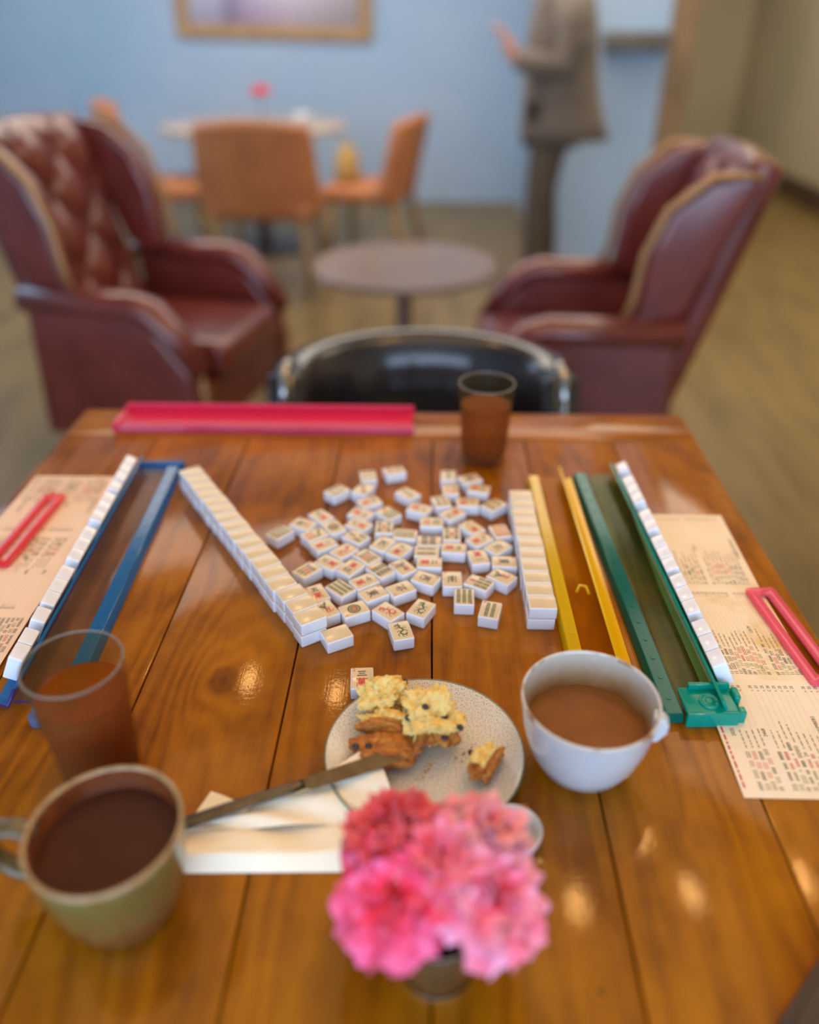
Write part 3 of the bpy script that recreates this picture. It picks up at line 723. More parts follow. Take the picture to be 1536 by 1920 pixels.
# ------------------------------------------------------------------ drinks
m_tea = tinted('iced_tea', (.84, .50, .13, 1), lin(164, 90, 20), .45, .3, edge=.05, spec=.15)
m_smoke = tinted('smoked_glass', (.91, .85, .70, 1), lin(140, 122, 88), .03, .05, edge=.15, spec=.4)
m_grim = tinted('glass_rim', (.75, .70, .6, 1), lin(150, 144, 132), .45, .06)
def tumbler(label, x, y):
    t = thing('drinking_glass', label, 'glass', (x, y, T))
    h, r0, r1 = .122, .0335, .0408
    def R(z): return r0 + (r1 - r0) * (z / h)
    prof = [(0, 0), (r0 - .003, 0), (r0, .003), (R(.06), .06), (R(.12), .12), (R(h) - .0007, h), (R(h) - .0015, h), (R(.118) - .002, .118), (R(.06) - .0022, .06), (R(.012) - .0028, .012), (r0 - .007, .009), (0, .0085)]
    bm = BM(); lathe(bm, prof, 56); bmesh.ops.recalc_face_normals(bm, faces=bm.faces[:]); obj('glass_wall', bm, m_smoke, t)
    bm = BM(); lathe(bm, [(0, .0095), (r0 - .0075, .010), (R(.013) - .0032, .014), (R(.06) - .0027, .06), (R(.090) - .0026, .090), (R(.090) - .006, .0895), (0, .0893)], 56)
    bmesh.ops.recalc_face_normals(bm, faces=bm.faces[:]); obj('tea', bm, m_tea, t, label='brown tea filling the glass')
    bm = BM(); tube(bm, [((R(h) - .0012) * cos(2 * pi * i / 56), (R(h) - .0012) * sin(2 * pi * i / 56), h) for i in range(57)], .0011, 8, cap=False); obj('rim', bm, m_grim, t, label='shiny glass rim')
    return t
tumbler('smoked glass tumbler of brown tea, front left of the table', -.2845, .4735)
tumbler('smoked glass tumbler of brown tea near the far edge of the table', .084, 1.060)

m_stone, nt, b, _ = mk('green_stoneware_glaze')
tc = N(nt, 'ShaderNodeTexCoord'); sp = N(nt, 'ShaderNodeSeparateXYZ'); nt.links.new(tc.outputs['Object'], sp.inputs[0])
hz = math_(nt, 'ADD', math_(nt, 'DIVIDE', sp.outputs[2], .09), math_(nt, 'MULTIPLY', math_(nt, 'SUBTRACT', nz(nt, 70, 4, .6), .5), .9))
cg = ramp(nt, hz, [(.25, lin(112, 68, 36)), (.55, lin(118, 92, 48)), (.80, lin(110, 96, 44)), (.92, lin(118, 104, 58)), (1.0, lin(96, 118, 70))])
nt.links.new(cg, b.inputs['Base Color']); setp(b, Roughness=.28, **{'Coat Weight': .5})
m_stonein = mat('brown_glaze_inside', lin(128, 66, 30), .2, coat=.6, col2=lin(104, 50, 24), scale=40)
m_stonerim = mat('tan_glaze_rim', lin(176, 140, 92), .22, coat=.6, col2=lin(140, 108, 66), scale=60)
m_coffee = mat('black_coffee', lin(72, 38, 26), .35, col2=lin(80, 42, 28), scale=20, spec=.15)
mug = thing('mug', 'brown and green glazed stoneware mug of black coffee in the front left corner', 'mug', (-.2195, .345, T))
bm = BM()
lathe(bm, [(0, 0), (.031, 0), (.036, .0025), (.0405, .012), (.047, .035), (.0515, .06), (.0535, .0865)], 64)
lathe(bm, [(.0535, .0865), (.0540, .0895), (.0532, .0915), (.0515, .0918), (.0500, .0895)], 64, mi=1)
lathe(bm, [(.0500, .0895), (.0485, .06), (.044, .035), (.036, .012), (0, .008)], 64, mi=2)
bmesh.ops.remove_doubles(bm, verts=bm.verts[:], dist=1e-5); bmesh.ops.recalc_face_normals(bm, faces=bm.faces[:])
obj('mug_body', bm, [m_stone, m_stonerim, m_stonein], mug)
bm = BM()
ha = radians(180)
hp = [(.049, .082), (.062, .088), (.078, .086), (.088, .074), (.086, .058), (.076, .044), (.060, .037), (.045, .038)]
tube(bm, [(r * cos(ha), r * sin(ha), z) for r, z in hp], [.0085, .008, .0078, .0078, .0078, .0076, .008, .0085], 14, flat=.62)
md = obj('handle', bm, mat('olive_handle_glaze', lin(84, 64, 32), .3, coat=.4, col2=lin(104, 86, 48), scale=50), mug)
bm = BM(); lathe(bm, [(.0497, .0705), (.030, .0702), (0, .0702)], 48); bmesh.ops.recalc_face_normals(bm, faces=bm.faces[:]); obj('coffee', bm, m_coffee, mug, label='dark black coffee')

m_white = mat('pale_grey_porcelain', lin(206, 207, 206), .16, coat=.5, col2=lin(198, 199, 199), scale=25)
m_latte = mat('milky_coffee', lin(142, 90, 42), .35, spec=.2, col2=lin(134, 82, 40), scale=40)
m_stain = mat('stained_rim', lin(206, 196, 182), .2, coat=.5, col2=lin(150, 104, 62), scale=55, lo=.5, hi=.72)
m_cupin, nt, b, _ = mk('stained_shaded_porcelain')
tc = N(nt, 'ShaderNodeTexCoord'); sp = N(nt, 'ShaderNodeSeparateXYZ'); nt.links.new(tc.outputs['Object'], sp.inputs[0])
hz = math_(nt, 'ADD', math_(nt, 'DIVIDE', math_(nt, 'SUBTRACT', sp.outputs[2], .045), .035), math_(nt, 'MULTIPLY', math_(nt, 'SUBTRACT', nz(nt, 40, 3), .5), .5))
nt.links.new(ramp(nt, hz, [(.0, lin(140, 92, 48)), (.35, lin(166, 134, 96)), (.95, lin(198, 190, 176))]), b.inputs['Base Color']); setp(b, Roughness=.2)  # browner towards the coffee: latte stain and inner shade put into the colour
cup = thing('cup', 'pale grey porcelain cup half full of milky coffee right of the plate', 'cup', (.1398, .487, T))
bm = BM()
lathe(bm, [(0, 0), (.026, 0), (.031, .0015), (.040, .010), (.0485, .028), (.0545, .052), (.0578, .078)], 64)
lathe(bm, [(.0578, .078), (.0580, .0808), (.0572, .0820), (.0560, .0816), (.0553, .079)], 64, mi=1)
lathe(bm, [(.0553, .079), (.0515, .052), (.0455, .028), (.036, .011), (0, .007)], 64, mi=2)
bmesh.ops.remove_doubles(bm, verts=bm.verts[:], dist=1e-5); bmesh.ops.recalc_face_normals(bm, faces=bm.faces[:])
obj('cup_body', bm, [m_white, m_stain, m_cupin], cup)
bm = BM(); lathe(bm, [(.0503, .047), (.030, .0468), (0, .0468)], 48); bmesh.ops.recalc_face_normals(bm, faces=bm.faces[:]); obj('coffee', bm, m_latte, cup, label='light brown milky coffee')
bm = BM(); ha = radians(-14)
prism(bm, [(.052, .077), (.0600, .0765), (.0655, .070), (.0650, .061), (.0590, .050), (.0525, .047)], -.0065, .0065, bev=.003, seg=3, M=RZ(ha)); obj('thumb_grip', bm, m_white, cup)

# ------------------------------------------------------------------ plate, scone, knife, napkin
m_plate, nt, b, _ = mk('speckled_plate_glaze')
vor = nt.nodes.new('ShaderNodeTexVoronoi'); vor.inputs['Scale'].default_value = 430.; vor.voronoi_dimensions = '2D'
mp = N(nt, 'ShaderNodeMapping'); mp.inputs['Scale'].default_value = (1, 1, .02); tc = N(nt, 'ShaderNodeTexCoord'); nt.links.new(tc.outputs['Object'], mp.inputs[0]); nt.links.new(mp.outputs[0], vor.inputs['Vector'])
dotm = math_(nt, 'LESS_THAN', vor.outputs['Distance'], .19)
bc = ramp(nt, nz(nt, 14, 3), [(.3, lin(214, 204, 188)), (.7, lin(224, 216, 202))])
nt.links.new(mixc(nt, math_(nt, 'MULTIPLY', dotm, .85), bc, lin(128, 118, 92)), b.inputs['Base Color']); setp(b, Roughness=.25, **{'Coat Weight': .3})
m_prim = mat('plate_green_rim', lin(120, 122, 96), .3, col2=lin(104, 108, 84), scale=40)
PC = (.0010, .4860)
plate = thing('plate', 'round speckled cream plate with thin green rim holding broken scone', 'plate', (PC[0], PC[1], T))
bm = BM(); lathe(bm, [(0, .0), (.048, 0), (.052, .002), (.072, .0062), (.0862, .0128)], 80); lathe(bm, [(.0862, .0128), (.0885, .0146), (.0880, .0156), (.0868, .0150)], 80, mi=1)
lathe(bm, [(.0868, .0150), (.074, .0094), (.060, .0052), (.048, .0040), (0, .0036)], 80)
bmesh.ops.remove_doubles(bm, verts=bm.verts[:], dist=1e-5); bmesh.ops.recalc_face_normals(bm, faces=bm.faces[:])
obj('plate_body', bm, [m_plate, m_prim], plate)

m_crumb, nt, b, _ = mk('scone_crumb')
at = N(nt, 'ShaderNodeVertexColor'); at.layer_name = 'bake'
sa = N(nt, 'ShaderNodeSeparateColor'); nt.links.new(at.outputs[0], sa.inputs[0])
fb = math_(nt, 'ADD', sa.outputs[0], math_(nt, 'MULTIPLY', math_(nt, 'SUBTRACT', nz(nt, 190, 4, .6), .5), .7))
nt.links.new(ramp(nt, fb, [(.12, lin(244, 218, 140)), (.38, lin(236, 192, 96)), (.60, lin(206, 134, 46)), (.9, lin(160, 84, 26))]), b.inputs['Base Color'])
setp(b, Roughness=.8); b.inputs['Subsurface Weight'].default_value = .12; b.inputs['Subsurface Radius'].default_value = (.004, .0025, .001)
bump(nt, b, nz(nt, 420, 3, .6), .6, .0012)
m_curr = mat('dark_currant', lin(46, 34, 38), .4, col2=lin(62, 48, 50), scale=200)
def scone(label, c, size, rz, seed, crust, lump=1.0, curr=2, tilt=(0, 0)):
    """rough broken lump: crust(n) gives how baked the side facing n is"""
    bm = BM()
    bmesh.ops.create_icosphere(bm, subdivisions=6, radius=1)
    L2 = bm.verts.layers.float_color.new('bake')
    off = Vector((seed * 3.7, seed * 1.3, seed * 2.1))
    for v in bm.verts:
        n = v.co.normalized()
        k = crust(n)
        s = 1 + lump * (.42 * noise.noise(n * 1.7 + off) + .24 * noise.noise(n * 3.6 + off)) + (1 - k) * lump * (.20 * noise.noise(n * 5 + off) + .17 * abs(noise.noise(n * 9 + off)) + .12 * abs(noise.noise(n * 19 + off)) - .05) + k * .04 * noise.noise(n * 14 + off)
        q = Vector([math.copysign(abs(a) ** .8, a) for a in n]) * s
        v.co = Vector((q.x * size[0], q.y * size[1], q.z * size[2]))
        v[L2] = (max(0, min(1, k * .8 + .10 + (.35 * noise.noise(n * 4 + off) + .25 * noise.noise(n * 11 + off)) * (1 - .5 * k))), 0, 0, 1)
    zmin = min(v.co.z for v in bm.verts)
    for v in bm.verts: v.co.z = max(v.co.z - zmin, .06 * size[2]) if v.co.z - zmin < .25 * size[2] else v.co.z - zmin
    zs = [v.co.copy() for v in bm.verts]
    o = tag(obj('scone_piece', bm, m_crumb, None, c, (tilt[0], tilt[1], rz)), label, 'scone', 'broken scone pieces on the plate')
    rr = random.Random(seed); zmx = max(q.z for q in zs)
    tops = [p for p in zs if p.z > .45 * zmx and p.y < .5 * size[1]]
    for i in range(curr):
        p = rr.choice(tops)
        bm = BM(); bmesh.ops.create_icosphere(bm, subdivisions=2, radius=.0032)
        for v in bm.verts: v.co *= 1 + .25 * noise.noise(v.co * 500 + off)
        obj('currant', bm, m_curr, o, p, label='dark currant')
    return o
ZP = T + .0042
under = lambda n: .95 if n.z < -.15 or n.y < -.75 else .08
scone('crumbly pale scone lump hanging over the back left rim of the plate', (-.036, .5400, ZP + .006), (.020, .016, .013), .3, 1, lambda n: .12 if n.x < .2 else .30, 1.2, 1, (.12, 0))
scone('thin slice of scone with brown lower crust at the middle left of the plate', (-.0290, .5090, ZP), (.027, .010, .012), -.12, 2, lambda n: .75 if n.y < -.25 else .25, 1.0, 2)
scone('large browned scone crust piece under the tip of the knife', (-.0330, .4830, ZP), (.029, .016, .011), .06, 3, lambda n: .85, .8, 3)
scone('tall crumbly centre piece of scone dotted with currants', (.0085, .5090, ZP), (.022, .027, .016), .25, 4, lambda n: .80 if (n.y < -.55 and n.z < .3) else .05, 1.2, 5)
scone('small wedge of scone lying alone on the right of the plate', (.0535, .4705, ZP), (.010, .019, .011), -.55, 5, lambda n: .85 if n.x > .45 or n.y < -.6 else .15, 1.0, 1)
bm = BM(); rr = random.Random(11)
for i in range(46):
    a, r = rr.uniform(0, 2 * pi), rr.uniform(0, 1)
    cx, cy = ((.012, .5), (.03, .505), (-.03, .49), (.0, .465), (.045, .49))[i % 5]
    x, y = cx + .02 * r * cos(a), cy + .014 * r * sin(a); s = rr.uniform(.0005, .0017)
    t = bmesh.new(); bmesh.ops.create_icosphere(t, subdivisions=1, radius=s); merge(bm, t, TR(x, y, T + .0046 + s * .5))
m_loose = mat('loose_crumb', lin(222, 172, 84), .8, col2=lin(196, 132, 54), scale=300)
tag(obj('scone_crumbs', bm, m_loose), 'scattering of tiny golden scone crumbs across the plate', 'crumbs', kind='stuff')

# napkin: two folded layers with soft creases
m_nap = mat('paper_napkin', lin(254, 240, 212), .8, col2=lin(250, 234, 204), scale=30, bmp=(400, .12, .0006))
def in_quad(q, u, v):
    a = [q[0][i] * (1 - u) * (1 - v) + q[1][i] * u * (1 - v) + q[2][i] * u * v + q[3][i] * (1 - u) * v for i in range(2)]
    return a
def sheet(bm, q, zf, nu=40, nv=30):
    grid(bm, nu, nv, lambda u, v: (*in_quad(q, u, v), zf(u, v)))
nap = thing('napkin', 'white folded paper napkin under the knife, left of the flowers', 'napkin', (-.11, .42, T))
LN = TR(.11, -.42, -T)
bm = BM()
def zn(u, v):
    if v < .22: return T + .0006 + .0115 * (v / .22) * (.85 + .15 * sin(u * 9))
    v2 = (v - .22) / .78
    return T + .0121 * (.85 + .15 * sin(u * 9)) - .0075 * v2 + .0012 * sin(u * 17 + v * 5) * sin(pi * v2)
    return T + .0012 + .0110 * sin(pi * min(1, v * 1.15)) ** .7 * (.55 + .25 * sin(u * 7 + v * 2)) + .0018 * sin(u * 19 + v * 6) * v * (1 - v) * 3
sheet(bm, [(-.1870, .3710), (-.0100, .3770), (-.0160, .4440), (-.1960, .4100)], zn)
bmesh.ops.transform(bm, matrix=LN, verts=bm.verts[:]); obj('lower_fold', bm, m_nap, nap)
bm = BM()
def zn2(u, v): return T + .0075 + .0045 * sin(pi * (.15 + .7 * v)) * (.5 + .3 * sin(u * 6)) + .0016 * sin(u * 15 + v * 9) + min(.0095, .045 * max(0, u - .5) * v)
sheet(bm, [(-.1940, .4020), (-.0180, .4180), (-.0420, .4800), (-.1640, .4130)], zn2)
bmesh.ops.transform(bm, matrix=LN, verts=bm.verts[:]); obj('upper_fold', bm, m_nap, nap)
bm = BM()
sheet(bm, [(-.1960, .4060), (-.1440, .4270), (-.1500, .4335), (-.1810, .4470)], lambda u, v: T + .0012 + .0015 * sin(pi * u) + .001 * v, 12, 10)
bmesh.ops.transform(bm, matrix=LN, verts=bm.verts[:]); obj('corner_flap', bm, m_nap, nap)
bm = BM()
sheet(bm, [(-.1000, .4500), (-.0470, .4710), (-.0440, .4820), (-.0550, .4850)], lambda u, v: T + .0085 + .0112 * min(1, u * 2.2) + .0006 * v, 12, 10)
bmesh.ops.transform(bm, matrix=LN, verts=bm.verts[:]); obj('corner_flap', bm, m_nap, nap)
# knife from the mug over the napkin on to the plate
m_steel = mat('brushed_steel', lin(104, 94, 78), .34, 1.0, col2=lin(90, 80, 66), scale=80)
ka, kb_ = Vector((-.2040, .4010, T + .0130)), Vector((-.0080, .4790, T + .0250))
kd = kb_ - ka; kl = kd.length
kn = thing('table_knife', 'steel table knife bridging the napkin and the plate rim', 'knife', ka, atan2(kd.y, kd.x))
pitch_ = -math.asin(kd.z / kl)
Mk = Matrix.Rotation(pitch_, 4, 'Y')
bm = BM(); hs = []
for s, w, th in ((0, .0052, .0022), (.004, .0064, .0026), (.05, .0066, .0028), (.10, .0054, .0028), (.113, .0046, .003)):
    hs.append([(s, w * cos(2 * pi * i / 16), th * sin(2 * pi * i / 16)) for i in range(16)])
loft(bm, hs, M=Mk); bmesh.ops.recalc_face_normals(bm, faces=bm.faces[:]); obj('handle', bm, m_steel, kn)
bm = BM(); hs = []
for s, a, b_ in ((.112, -.0044, .0044), (.118, -.0080, .0052), (.15, -.0095, .0056), (.185, -.0090, .0054), (.200, -.0062, .0046), (.208, -.0015, .0025)):
    hs.append([(s, a, 0), (s, (a + b_) / 2, -.0008), (s, b_, -.0010), (s, b_, .0010), (s, (a + b_) / 2, .0008), (s, a, .0001)])
loft(bm, hs, M=Mk); bmesh.ops.recalc_face_normals(bm, faces=bm.faces[:]); flat_edges(obj('blade', bm, m_steel, kn))

# small white dish behind the flowers
dish = thing('sauce_dish', 'small white dish half hidden behind the pink flowers', 'dish', (.0720, .4050, T))
bm = BM(); lathe(bm, [(0, 0), (.016, 0), (.021, .006), (.0235, .018), (.0225, .0185), (.0195, .0075), (.014, .003), (0, .0028)], 40); bmesh.ops.recalc_face_normals(bm, faces=bm.faces[:]); obj('dish_body', bm, m_white, dish)

# ------------------------------------------------------------------ flowers in a small vase
m_vase = mat('smoky_brown_glaze', lin(96, 70, 44), .12, coat=1., col2=lin(70, 48, 28), scale=30)
VX, VY = .0115, .3060
vase = thing('vase', 'small dark brown glazed vase under the pink flowers', 'vase', (VX, VY, T))
bm = BM(); lathe(bm, [(0, 0), (.021, 0), (.0245, .002), (.0262, .012), (.0278, .035), (.0285, .056), (.0275, .058), (.0262, .054), (.024, .012), (0, .006)], 48); bmesh.ops.recalc_face_normals(bm, faces=bm.faces[:]); obj('vase_body', bm, m_vase, vase)
m_foot = mat('vase_foot_highlight', lin(214, 196, 170), .2, coat=.6, col2=lin(196, 176, 150), scale=40)  # white highlight of the dark glazed foot, painted as a pale ring
bm = BM(); lathe(bm, [(.0215, .0002), (.0247, .0012), (.0257, .0045), (.0262, .0062)], 48); obj('foot_highlight', bm, m_foot, vase, label='pale ring painted for the highlight on the foot')
m_stem = mat('flower_stem', lin(72, 98, 40), .6, col2=lin(58, 82, 34), scale=60)
def petal_mat(name, a, b2, c):
    m, nt, b, o = mk(name)
    at = N(nt, 'ShaderNodeVertexColor'); at.layer_name = 'petal'
    sa = N(nt, 'ShaderNodeSeparateColor'); nt.links.new(at.outputs[0], sa.inputs[0])
    f = math_(nt, 'ADD', math_(nt, 'MULTIPLY', sa.outputs[0], .75), math_(nt, 'MULTIPLY', sa.outputs[1], .3))
    nt.links.new(ramp(nt, f, [(.22, a), (.6, b2), (1.0, c)]), b.inputs['Base Color'])  # deep inner tone and pale edges: crevice shade and highlights put into the colour
    setp(b, Roughness=.6, **{'Sheen Weight': .15}); b.inputs['Subsurface Weight'].default_value = .08; b.inputs['Subsurface Radius'].default_value = (.006, .002, .002)
    return m
def blossom(label, c, rad, tilt, seed, m, flat=.8, npet=(4, 6, 8, 10, 11)):
    """carnation head of ruffled petals, facing local +z"""
    rr = random.Random(seed)
    t = thing('carnation', label, 'flower', (VX, VY, T + .03), 0, 'pink carnations in the small vase')
    ax = Vector((tilt[0], tilt[1], 1)).normalized()
    Mr = TR(c[0] - VX, c[1] - VY, c[2] - T - .03) @ ax.to_track_quat('Z', 'Y').to_matrix().to_4x4()
    bm = BM(); lc = bm.verts.layers.float_color.new('petal')
    for ring, n in enumerate(npet):
        q = ring / (len(npet) - 1)                            # 0 heart, 1 outer
        lean = .12 + 1.42 * q
        ln = rad * (.72 + .32 * q)
        for i in range(n):
            a0 = 2 * pi * (i + rr.uniform(-.3, .3)) / n + ring * .7
            wdt = rad * (.52 + .18 * q) * rr.uniform(.85, 1.2); l2 = ln * rr.uniform(.85, 1.1); le = lean + rr.uniform(-.16, .16)
            ph, ff = rr.uniform(0, 6), rr.uniform(2.2, 3.6); tone = rr.uniform(0, 1); curl = rr.uniform(-.25, .5)
            def P_(u, v):
                s = (u - .5) * 2
                w = wdt * (.22 + .78 * sin(min(1, v * 1.1) * pi / 2)) * s
                rim = v ** 2
                bend = le * (v ** .8) + curl * v * v * .5
                rr_ = l2 * (v - .06 * s * s * v) + .05 * rad * rim * sin(ff * 3 * s + ph)
                x = rr_ * sin(bend); z = rr_ * cos(bend) * flat + .20 * rad * rim * sin(ff * s * 2 + ph) - .05 * rad * s * s
                y = w + .03 * rad * rim * cos(ff * 4 * s + ph)
                return (x * cos(a0) - y * sin(a0), x * sin(a0) + y * cos(a0), z)
            n0 = len(bm.verts)
            grid(bm, 8, 6, P_, M=Mr)
            bm.verts.ensure_lookup_table()
            for k in range(63):
                vv = (k % 7) / 6
                bm.verts[n0 + k][lc] = (.1 + .9 * vv, tone, 0, 1)
    bmesh.ops.recalc_face_normals(bm, faces=bm.faces[:])
    obj('petals', bm, m, t)
    base = Vector((c[0] - VX, c[1] - VY, c[2] - T - .03)) - ax * .002
    bm = BM(); tube(bm, [base, base - ax * .012, Vector((0, 0, -.004)) + Vector((base.x * .12, base.y * .12, 0)), Vector((base.x * -.1, base.y * -.1, -.020))], [.0045, .003, .0022, .0022], 8)
    obj('stem', bm, m_stem, t)
    return t
mp1 = petal_mat('crimson_petal', lin(160, 14, 20), lin(226, 44, 58), lin(248, 110, 124))
mp2 = petal_mat('pale_pink_petal', lin(220, 66, 78), lin(250, 126, 138), lin(255, 186, 198))
mp3 = petal_mat('pink_petal', lin(230, 36, 60), lin(253, 92, 116), lin(255, 160, 188))
mp4 = petal_mat('hot_pink_petal', lin(216, 8, 36), lin(254, 44, 82), lin(255, 104, 150))
ZB = T + .088
blossom('deep red pink carnation at the upper left of the bunch', (-.0190, .3430, ZB + .006), .0335, (-.45, .46), 21, mp1)
blossom('palest pink carnation at the upper right of the bunch', (.0430, .3410, ZB + .006), .0335, (.48, .44), 22, mp2)
blossom('pink carnation at the lower right of the bunch', (.0430, .2990, ZB + .001), .0355, (.52, -.32), 23, mp3)
blossom('hot pink carnation at the lower left of the bunch', (-.0170, .3010, ZB), .0375, (-.46, -.36), 24, mp4)
blossom('bright pink carnation in the middle of the bunch', (.0130, .3180, ZB + .014), .030, (.0, .05), 25, mp3)

# dark leather case in the near right corner
m_case = mat('dark_brown_leather', lin(62, 46, 34), .55, col2=lin(52, 38, 28), scale=60, bmp=(500, .15, .0005))
bm = BM(); box(bm, 0, .16, -.13, 0, 0, .010, .004, 3)
case = thing('leather_case', 'dark brown leather case lying on the near right corner of the table', 'case', (.2330, .2700, T), radians(44))
obj('cover', bm, m_case, case)
bm = BM(); tube(bm, [(.006, -.126, .0104), (.006, -.006, .0104), (.154, -.006, .0104), (.154, -.126, .0104)], .0006, 6); obj('stitching', bm, m_groove, case)
# ------------------------------------------------------------------ wing chairs
m_leather, nt, b, _ = mk('burgundy_leather')
nt.links.new(ramp(nt, nz(nt, 7, 4, .6), [(.3, lin(94, 35, 28)), (.7, lin(120, 49, 41))]), b.inputs['Base Color'])
setp(b, Roughness=.30, **{'Coat Weight': .5, 'Coat Roughness': .22}); bump(nt, b, nz(nt, 160, 3), .15, .001)
m_trim = mat('tan_nail_trim', lin(176, 132, 84), .35, .3, col2=lin(150, 108, 66), scale=120)
m_dleg = mat('dark_wood_leg', lin(66, 40, 26), .4, col2=lin(54, 32, 20), scale=20)
def wing_chair(label, loc, rz):
    """faces local +x"""
    t = thing('wing_chair', label, 'armchair', loc, rz)
    bm = BM(); box(bm, -.27, .27, -.30, .30, .19, .36, .02, 3); obj('seat_base', bm, m_leather, t)
    bm = BM(); box(bm, -.20, .31, -.215, .215, .355, .475, .045, 4); obj('seat_cushion', bm, m_leather, t)
    # tufted back: front skin with diamond buttons, plain rear
    L_ = .72; le = atan2(.17, .66)
    ex = Vector((-sin(le), 0, cos(le))); nx = Vector((cos(le), 0, sin(le))); o0 = Vector((-.235, 0, .36))
    def skin(u, v, front):
        w = .27 * (1 - .04 * v); y = (u - .5) * 2 * w
        h = L_ * v - (.025 * (abs(u - .5) * 2) ** 2 if v > .99 else 0)
        if front:
            a, b2 = u * 5, v * 6
            tuf = abs(sin(pi * (a + b2) / 2)) * abs(sin(pi * (a - b2) / 2))
            d = .055 + .03 * tuf ** .5 * min(1, 6 * u, 6 * (1 - u), 8 * v, 8 * (1 - v))
        else: d = -.055
        e = min(1, 9 * u, 9 * (1 - u), 12 * (1 - v), 12 * v)
        p = o0 + ex * h + nx * (d * (.35 + .65 * sqrt(e)))
        return (p.x, y, p.z)
    bm = BM(); grid(bm, 40, 48, lambda u, v: skin(u, v, True)); grid(bm, 40, 48, lambda u, v: skin(u, v, False))
    bmesh.ops.remove_doubles(bm, verts=bm.verts[:], dist=.0005)
    rim = [e for e in bm.edges if len(e.link_faces) == 1]
    if rim: bmesh.ops.bridge_loops(bm, edges=rim)
    bmesh.ops.recalc_face_normals(bm, faces=bm.faces[:])
    bk = obj('backrest', bm, m_leather, t)
    for r in range(1, 6):
        for q in range(1, 5):
            if (r + q) % 2 == 0:
                p = Vector(skin(q / 5, r / 6, True)) + nx * .004
                b2 = BM(); bmesh.ops.create_uvsphere(b2, u_segments=10, v_segments=6, radius=.009); obj('button', b2, m_leather, bk, p)
    wing = [(-.20, .60), (-.26, .66), (-.39, 1.00), (-.36, 1.03), (-.27, 1.01), (-.18, .93), (-.14, .82), (-.13, .70), (-.12, .63)]
    for s in (-1, 1):
        bm = BM(); prism(bm, wing, s * .275 - .035, s * .275 + .035, bev=.022, seg=3); w = obj('wing', bm, m_leather, t)
        bm = BM(); tube(bm, [(a + .006, s * .312, z) for a, z in [(-.385, 1.02), (-.27, 1.018), (-.175, .935), (-.132, .82), (-.122, .70), (-.10, .63)]], .011, 8); obj('nail_trim', bm, m_trim, w, label='tan row of nails')
        arm = [(-.27, .18), (.26, .18), (.28, .30), (.27, .42), (.16, .57), (.12, .60), (-.24, .60)]
        bm = BM(); prism(bm, arm, s * .315 - .045, s * .315 + .045, bev=.018, seg=3); a = obj('arm', bm, m_leather, t)
        bm = BM(); tube(bm, [(-.26, s * .315, .605), (.10, s * .315, .605), (.15, s * .315, .59), (.22, s * .315, .52), (.285, s * .315, .42)], [.055, .058, .058, .05, .038], 16, flat=.75); obj('arm_pad', bm, m_leather, a)
        bm = BM(); tube(bm, [(.275, s * .315, .43), (.285, s * .315, .32), (.268, s * .315, .20)], .012, 8); obj('nail_trim', bm, m_trim, a, label='tan row of nails')
        for x in (-.23, .23):
            bm = BM(); loft(bm, [ell(x * (1.06 if z == 0 else 1), s * .27, z, r, r, 12) for z, r in ((0, .016), (.1, .022), (.2, .028))]); obj('leg', bm, m_dleg, t)
    return t
wing_chair('burgundy tufted leather wing chair on the left, facing the low round table', (-.87, 2.56, 0), radians(-13))
wing_chair('burgundy leather wing chair on the right, seen from its side', (.455, 2.43, 0), radians(175)).scale = (1, 1, .965)

# black barrel chair at the far side of the table
m_black = mat('black_leather', lin(44, 40, 42), .22, coat=.5, col2=lin(36, 32, 34), scale=12)
m_chrome = mat('polished_metal', lin(190, 186, 180), .12, 1.0, col2=lin(170, 166, 160), scale=10)
tub = thing('tub_chair', 'black leather barrel chair tucked behind the far table edge', 'chair', (-.01, 1.56, 0))
bm = BM(); lathe(bm, [(0, .36), (.20, .36), (.235, .38), (.24, .44), (.21, .475), (0, .48)], 40); obj('seat', bm, m_black, tub)
bm = BM()
sec = lambda a: [((.285 + dx) * cos(a), (.245 + dx) * sin(a), z) for dx, z in ((-.03, .36), (.03, .34), (.045, .56), (.035, .685), (.0, .695), (-.035, .675), (-.04, .56))]
loft(bm, [sec(radians(a)) for a in range(-10, 191, 8)]); bmesh.ops.recalc_face_normals(bm, faces=bm.faces[:]); obj('backrest', bm, m_black, tub)
for s in (-1, 1):
    bm = BM(); tube(bm, [(s * .288, -.035, .34), (s * .290, -.05, .58), (s * .287, -.045, .690), (s * .282, -.01, .702), (s * .28, .04, .702)], .010, 10); obj('arm_rail', bm, m_chrome, tub, label='shiny metal arm rail')
    for y in (-.12, .15):
        bm = BM(); tube(bm, [(s * .16, y, .37), (s * .19, y * 1.2, .18), (s * .20, y * 1.25, 0)], .013, 10); obj('leg', bm, m_chrome, tub)

# low round pedestal table between the wing chairs
m_low = mat('mauve_brown_top', lin(134, 112, 98), .35, coat=.3, col2=lin(120, 98, 86), scale=4)
lt = thing('pedestal_table', 'low round brown pedestal table between the two wing chairs', 'table', (-.10, 3.13, 0))
bm = BM(); lathe(bm, [(0, .47), (.33, .47), (.355, .48), (.36, .49), (.355, .50), (0, .50)], 56); flat_edges(obj('tabletop', bm, m_low, lt))
bm = BM(); lathe(bm, [(.05, .02), (.035, .06), (.032, .40), (.06, .468)], 24); obj('pedestal', bm, m_low, lt)
bm = BM(); lathe(bm, [(0, 0), (.20, 0), (.205, .012), (.05, .03), (0, .03)], 40); flat_edges(obj('base', bm, m_low, lt))

